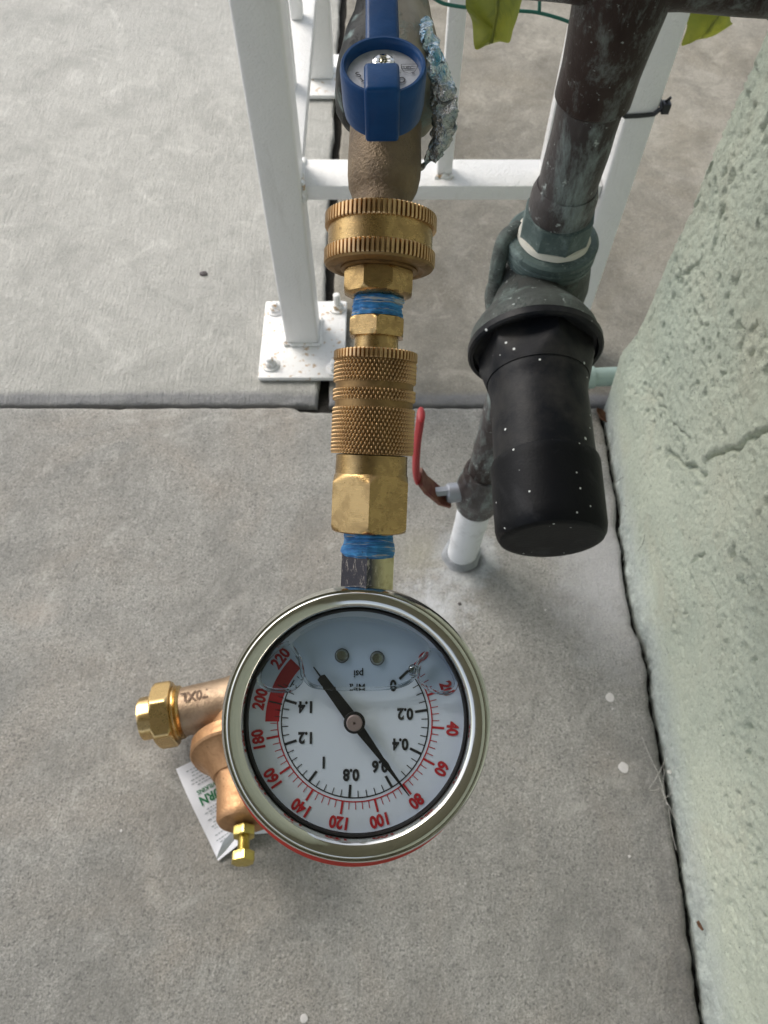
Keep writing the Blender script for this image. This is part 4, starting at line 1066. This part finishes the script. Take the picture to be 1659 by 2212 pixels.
for _ in range(6):          # turn the axis so that the bolt points the right way
    e_ = proj(by0 + sdir * along(1850))[0] - 527
    sdir.x -= e_ / 900; sdir.normalize()
Rs_ = axis_frame(by0, by0 + sdir)
sp_('flange', by0, [(0.022, -0.014), (0.043, -0.0125), (0.0462, -0.010), (0.0465, 0.0), (0.0452, 0.0018), (0.0425, 0.0024), (0.038, 0.0055), (0.031, 0.013), (0.0265, 0.020)], M_castN, Rs_, 72, nzr(0.0005, 60))
sp_('bonnet', by0, [(0.0275, 0.012), (0.0240, 0.022), (0.0228, 0.030), (0.0218, along(1770)), (0.0200, along(1778)), (0.0175, along(1781)), (0.010, along(1781.5))], M_castN, Rs_, 72, lambda a, r, z: r * (1 + (0.03 * max(0, math.cos(8 * a)) if z < 0.03 else 0)))
bx = by0
bolt = sp_('adjusting_bolt', bx, [(0.0040, along(1780)), (0.0040, along(1850))], M_zinc, Rs_, 24, None, sr)
sp_('lock_nut', bx, [(0.0075, along(1787)), (0.0090, along(1788)), (0.0090, along(1806)), (0.0078, along(1808))], M_zinc, Rs_, 48, ngon(6, 0.0080, PI / 8), bolt)
sp_('bolt_head', bx, [(0.0080, along(1842)), (0.0092, along(1844)), (0.0092, along(1862)), (0.0078, along(1864)), (0.003, along(1864))], M_zinc, Rs_, 48, ngon(6, 0.0082, PI / 12), bolt)
mb = MB()
for k_ in range(9):
    z = along(1811) + (along(1841) - along(1811)) * k_ / 8
    mb.add(*lathe([(0.0039, z - 0.0006), (0.0046, z), (0.0039, z + 0.0006)], 24), Mx(bx - SO, Rs_))
mb.build('bolt_thread', M_zinc, bolt)
# side inlet with union
ua, ub = G(560, 1508, 0.044), G(308, 1553, 0.041)
Ru = axis_frame(ub, ua)           # from the free end towards the body
ulen = (ua - ub).length; uq = lambda px: (px - 308) / 252 * ulen
sp_('side_inlet', ub, [(0.0195, uq(385)), (0.0205, uq(398)), (0.0212, uq(430)), (0.0225, uq(490)), (0.026, uq(540)), (0.026, uq(600))], M_castG, Ru, 64, nzr(0.0005, 80))
sp_('thread_collar', ub, [(0.0190, uq(378)), (0.0228, uq(380)), (0.0232, uq(386)), (0.0212, uq(389)), (0.0228, uq(393)), (0.0212, uq(397)), (0.0195, uq(399))], M_brassN, Ru, 64)
sp_('union_nut', ub, [(0.0200, uq(338)), (0.0262, uq(339.5)), (0.0282, uq(344)), (0.0282, uq(374)), (0.0265, uq(379)), (0.0200, uq(380))], M_brassN, Ru, 96, ngon(6, 0.0250, PI / 8), st=0.001)
sp_('tailpiece', ub, [(0.0150, uq(309.5)), (0.0150, uq(308.5)), (0.0178, uq(308)), (0.0183, uq(311)), (0.0180, uq(341))], M_brassN, Ru, 96, ngon(8, 0.0176, PI / 16), st=0.002)
sp_('upper_barrel', by0, [(0.020, -0.066), (0.028, -0.060), (0.031, -0.03), (0.036, -0.008)], M_castN, Rs_, 48)
# raised casting mark on the inlet
tx = MB()
c = G(437, 1513, 0.044 + 0.0222)
for s_, size, off in (('70XL', 0.0120, (0, 0)),):
    v, f = text_vf(s_, size, 0.03, 0.9)
    u_ax = (ua - ub).normalized()
    for p in v:
        tt = PI   # upside down in the picture
        x_, y_ = -p.x + off[0], -p.y + off[1]
        th = y_ / 0.0215 + 0.30
        base = ub.lerp(ua, 0) + u_ax * (uq(432) + x_)
        side = u_ax.cross(Vector((0, 0, 1))).normalized() * -1
        q = base + (side * math.sin(th) + Vector((0, 0, 1)) * math.cos(th)) * 0.02215
        p.x, p.y, p.z = q - SO
    tx.add(v, f)
    tx.add([Vector(p) for p in v], []) if False else None
M_mark = brass('casting_mark', (0.13, 0.09, 0.065), (0.07, 0.05, 0.04), 0.5, 0.7, 0.5, False)
tx.build('casting_mark', M_mark, sr, smooth=False)

# paper tag pinched under the regulator
tg = empty('paper_tag', G(440, 1760), label='white printed instruction tag with green lettering under the spare regulator', cat='tag')
TO = G(440, 1760)
c4 = [G(380, 1661, 0.010), G(510, 1600, 0.010), G(560, 1790, 0.012), G(467, 1858, 0.010)]
def tagp(u_, v_, lift=0.0):      # u across, v down
    p = (c4[0] * (1 - u_) + c4[1] * u_) * (1 - v_) + (c4[3] * (1 - u_) + c4[2] * u_) * v_
    p = p + Vector((0, 0, 0.004 * math.sin(v_ * 5 + u_) + 0.006 * u_ * u_ * v_ - 0.004 * v_ * (1 - u_) + lift))
    return p
n = 16; v = [tagp(i / n, j / n) - TO for j in range(n + 1) for i in range(n + 1)]
v2 = [p - Vector((0, 0, 0.0003)) for p in v]
f = [(j*(n+1)+i, (j+1)*(n+1)+i, (j+1)*(n+1)+i+1, j*(n+1)+i+1) for j in range(n) for i in range(n)]
kk = len(v); f2 = [tuple(q + kk for q in a[::-1]) for a in f]
sheet = obj('sheet', v + v2, f + f2, M_paper, tg, angle=80)
# crumpled flap round the bolt
fl = []
cps = [[(467, 1858, .006), (480, 1822, .022), (500, 1797, .034)], [(487, 1838, .010), (500, 1812, .027), (515, 1792, .036)], [(505, 1815, .016), (520, 1802, .030), (545, 1790, .036)], [(530, 1803, .022), (552, 1797, .03), (580, 1786, .036)], [(575, 1800, .028), (592, 1795, .032), (615, 1780, .034)]]
nn_ = 0; v = []; f = []
for j, row in enumerate(cps):
    for i, (x, y, z) in enumerate(smoothpath([Vector(q) for q in row], 4)): v.append(G(x, y, z) - TO + Vector((0, 0, 0.002 * noise.noise(Vector((x * .05, y * .05, 0))))))
w9 = 9
for j in range(len(cps) - 1):
    for i in range(w9 - 1): f.append((j*w9+i, j*w9+i+1, (j+1)*w9+i+1, (j+1)*w9+i))
obj('folded_corner', v + [p - Vector((0, 0, .0003)) for p in v], f + [tuple(q + len(v) for q in a[::-1]) for a in f], M_paper, tg, angle=60)
def tagtext(s, size, u0, v0, mb, bold=0.03, sx=1.0):
    v, f = text_vf(s, size, bold, sx, 'LEFT')
    W = (c4[1] - c4[0]).length; H = (c4[3] - c4[0]).length
    out = [tagp(u0 - p.x / W, v0 + (-p.y) / H * -1 * -1, 0.0006) - TO for p in v]
    out = [tagp(u0 - p.x / W, v0 - (-p.y) / H, 0.0006) - TO for p in v]
    mb.add(out, [tuple(q) for q in f])
gm = MB(); tm = MB()
tagtext('ZURN', 0.0105, 0.66, 0.425, gm, 0.03, 1.0)
tagtext('WILKINS', 0.0054, 0.54, 0.335, gm, 0.02, 1.0)
rnd = random.Random(3)
for vv_ in (0.08, 0.115, 0.15, 0.19, 0.23, 0.26, 0.52, 0.55, 0.58, 0.62, 0.66, 0.69, 0.72, 0.78, 0.83, 0.86):
    u_ = rnd.uniform(0.10, 0.22)
    while u_ < 0.75:
        wd = rnd.uniform(0.02, 0.07)
        a, b = tagp(u_, vv_, .0006) - TO, tagp(u_ + wd, vv_, .0006) - TO
        c_, d_ = tagp(u_ + wd, vv_ + .008, .0006) - TO, tagp(u_, vv_ + .008, .0006) - TO
        tm.add([a, b, c_, d_], [(0, 1, 2, 3)]); u_ += wd + 0.018
gm.build('green_lettering', M_gprint, sheet, smooth=False); tm.build('small_print', M_tprint, sheet, smooth=False)

# ------------------------------------------------------------------ plants, wire, small debris
def leaf(name, pts, label, bend=0.01, seed=0):
    """pts: outline in the picture with distance Y; built as a cupped blade with a midrib"""
    P3 = [AY(px, py, Y) for px, py, Y in pts]; c = sum(P3, Vector()) / len(P3)
    ring = smoothpath(P3 + P3[:1], 5)[:-1]; n = len(ring); v = []; f = []
    R_ = 7
    for k in range(R_ + 1):
        t = k / R_
        for i, p in enumerate(ring):
            q = c.lerp(p, t); q = q + Vector((0, -bend * (1 - t * t), 0)) + Vector((0, 0.004 * noise.noise(q * 45 + Vector((seed, 0, 0))), 0)) * (0.3 + t)
            v.append(q - c)
    for k in range(R_):
        for i in range(n): j = (i + 1) % n; f.append((k*n+i, k*n+j, (k+1)*n+j, (k+1)*n+i))
    root = empty(name, c, label=label, cat='leaf')
    obj('blade', v, f, M_leaf, root, angle=80)
    a = P3[0] - c; b = P3[len(P3) // 2] - c
    MB().add(*tube([a * 1.35 + Vector((0, 0, .03)), a, a * 0.4 + Vector((0, -bend * 1.05, 0)), b * 0.5 + Vector((0, -bend * .9, 0)), b * 0.9], [0.0012, 0.0012, 0.001, 0.0008, 0.0003], 8)).build('midrib', M_leaf, root)
leaf('leaf', [(1075, -60, .46), (1015, -20, .46), (1006, 15, .45), (1020, 50, .45), (1026, 105, .445), (1052, 98, .45), (1078, 92, .45), (1100, 92, .455), (1108, 60, .46), (1122, 20, .465), (1130, -30, .47)], 'broad yellow green leaf hanging beside the white picket at the top edge', 0.012)
leaf('leaf', [(1570, -10, .70), (1490, 25, .70), (1484, 60, .70), (1472, 98, .70), (1500, 84, .70), (1545, 74, .70), (1582, 56, .70), (1578, 44, .70)], 'pointed green leaf showing under the copper tee beside the wall', 0.008, 5)
wr = empty('plant_wire', AY(1165, 20, 0.5), label='thin dark green plant support wire near the hanging leaf', cat='wire')
WO = AY(1165, 20, 0.5)
MB().add(*tube(smoothpath([AY(880, -60, .5) - WO, AY(940, -2, .5) - WO, AY(985, 13, .5) - WO, AY(1060, 20, .5) - WO, AY(1130, 24, .5) - WO, AY(1165, 28, .5) - WO, AY(1212, 41, .5) - WO, AY(1260, 60, .5) - WO], 5), 0.0011, 8)).build('long_wire', M_wire, wr)
MB().add(*tube([AY(1165, 28, .5) - WO, AY(1167, -60, .5) - WO], 0.0011, 8)).build('cross_wire', M_wire, wr)

def peb(name, px, py, r, m, label, cat, el=1.3, seed=0, h=0.6):
    p = G(px, py); v, f = [], []
    nu, nv = 14, 8
    for j in range(nv + 1):
        for i in range(nu):
            a, b = 2 * PI * i / nu, PI * j / nv
            d = Vector((math.cos(a) * math.sin(b), math.sin(a) * math.sin(b), math.cos(b)))
            d *= r * (1 + 0.35 * noise.noise(d * 1.8 + Vector((seed, 0, 0))))
            v.append((d.x * el, d.y, d.z * h + r * h * 0.8))
    for j in range(nv):
        for i in range(nu): k = (i + 1) % nu; f.append((j*nu+i, (j+1)*nu+i, (j+1)*nu+k, j*nu+k))
    o = obj(name, v, f, m, None); o.location = (p.x, p.y, 0.0); return tag(o, label, cat)
peb('pebble', 440, 594, 0.0040, M_pebble, 'small dark pebble on the pale slab left of the railing post', 'pebble', 1.3, 1)
peb('pebble', 993, 1305, 0.0016, M_pebble, 'tiny dark pebble on the slab just above the gauge', 'pebble', 1.0, 2)
peb('pebble', 291, 708, 0.0014, M_pebble, 'tiny dark speck of grit on the pale slab at far left', 'pebble', 1.4, 4)
# dead leaves in the crack
def dead(px, py, z, s, label, seed):
    p = G(px, py, z); v, f = [], []; n = 6
    for j in range(n + 1):
        for i in range(n + 1):
            x, y = (i / n - .5), (j / n - .5)
            wdt = math.cos(y * PI) ** 0.6 if abs(y) < .5 else 0
            v.append((x * s * wdt, y * s * 1.8, s * (0.5 * x * x * 4 + 0.25 * noise.noise(Vector((x * 3, y * 3, seed))))))
    for j in range(n):
        for i in range(n): a = j * (n + 1) + i; f.append((a, a + 1, a + n + 2, a + n + 1))
    o = obj('dead_leaf', v, f, M_dry, None, angle=70); o.location = p; o.rotation_euler = (0.2, 0.1, 0.6 + seed); tag(o, label, 'leaf')
dead(1298, 900, 0.0005, 0.011, 'curled rusty brown leaf scrap lying in the joint at the wall corner', 0)
q = G(1530, 1998, 0.0)
dead(1532, 1998, 0.028, 0.004, 'brown flake of debris stuck on the lower part of the wall', 1.2)
bpy.context.view_layer.update()
for o in S.objects:
    if o.name == 'dead_leaf.001': o.location = (crack_x(o.location.y) + 0.0005, o.location.y, 0.02); o.rotation_euler = (0.3, -1.35, 0.2)

web = empty('cobweb', G(1430, 1690), label='torn whitish cobweb strands across the crack at the foot of the wall', cat='cobweb')
WB = G(1430, 1690)
mbw = MB(); rw = random.Random(5)
for pts in ([(1385, 1590, .002), (1405, 1640, .002), (1420, 1668, .004), (1432, 1702, .006)], [(1402, 1706, .001), (1418, 1680, .006), (1434, 1650, .012), (1440, 1620, .02)], [(1403, 1705, .001), (1415, 1707, .001), (1425, 1703, .003)],
            [(1428, 1702, .001), (1440, 1730, .004), (1456, 1760, .008), (1470, 1785, .012)], [(1436, 1660, .01), (1434, 1700, .004), (1442, 1738, .004)], [(1452, 1675, .02), (1450, 1710, .012), (1436, 1724, .004)],
            [(1445, 1745, .006), (1452, 1800, .004), (1462, 1835, .003)]):
    for k in range(2):
        pp = [G(x + rw.uniform(-2, 2), y + rw.uniform(-2, 2), z) - WB for x, y, z in pts]
        v, f = tube(smoothpath(pp, 5), 0.00013, 5); mbw.add(v, f)
mbw.build('strands', M_web, web)
p = G(1447, 1668, 0.012) - WB
for i in range(1): blob('silk_clot', (p.x, p.y, p.z - .001), 0.0022, 0.002, M_web, web, seed=4)
hr = empty('loose_thread', G(1350, 1100), label='thin dark thread looping out of the crack beside the wall base', cat='thread')
HO = G(1350, 1100)
MB().add(*tube(smoothpath([G(x, y, z) - HO for x, y, z in ((1330, 1042, .006), (1352, 1028, .03), (1368, 1035, .05), (1376, 1055, .06), (1370, 1085, .045))], 8), 0.0002, 5)).build('strand', M_hair, hr)
MB().add(*tube(smoothpath([G(x, y, z) - HO for x, y, z in ((1345, 1090, .01), (1375, 1105, .04), (1392, 1135, .055), (1390, 1170, .05), (1378, 1190, .03))], 8), 0.0002, 5)).build('strand', M_hair, hr)
for k in list(bpy.data.objects):
    if '_py' in k: del k['_py']
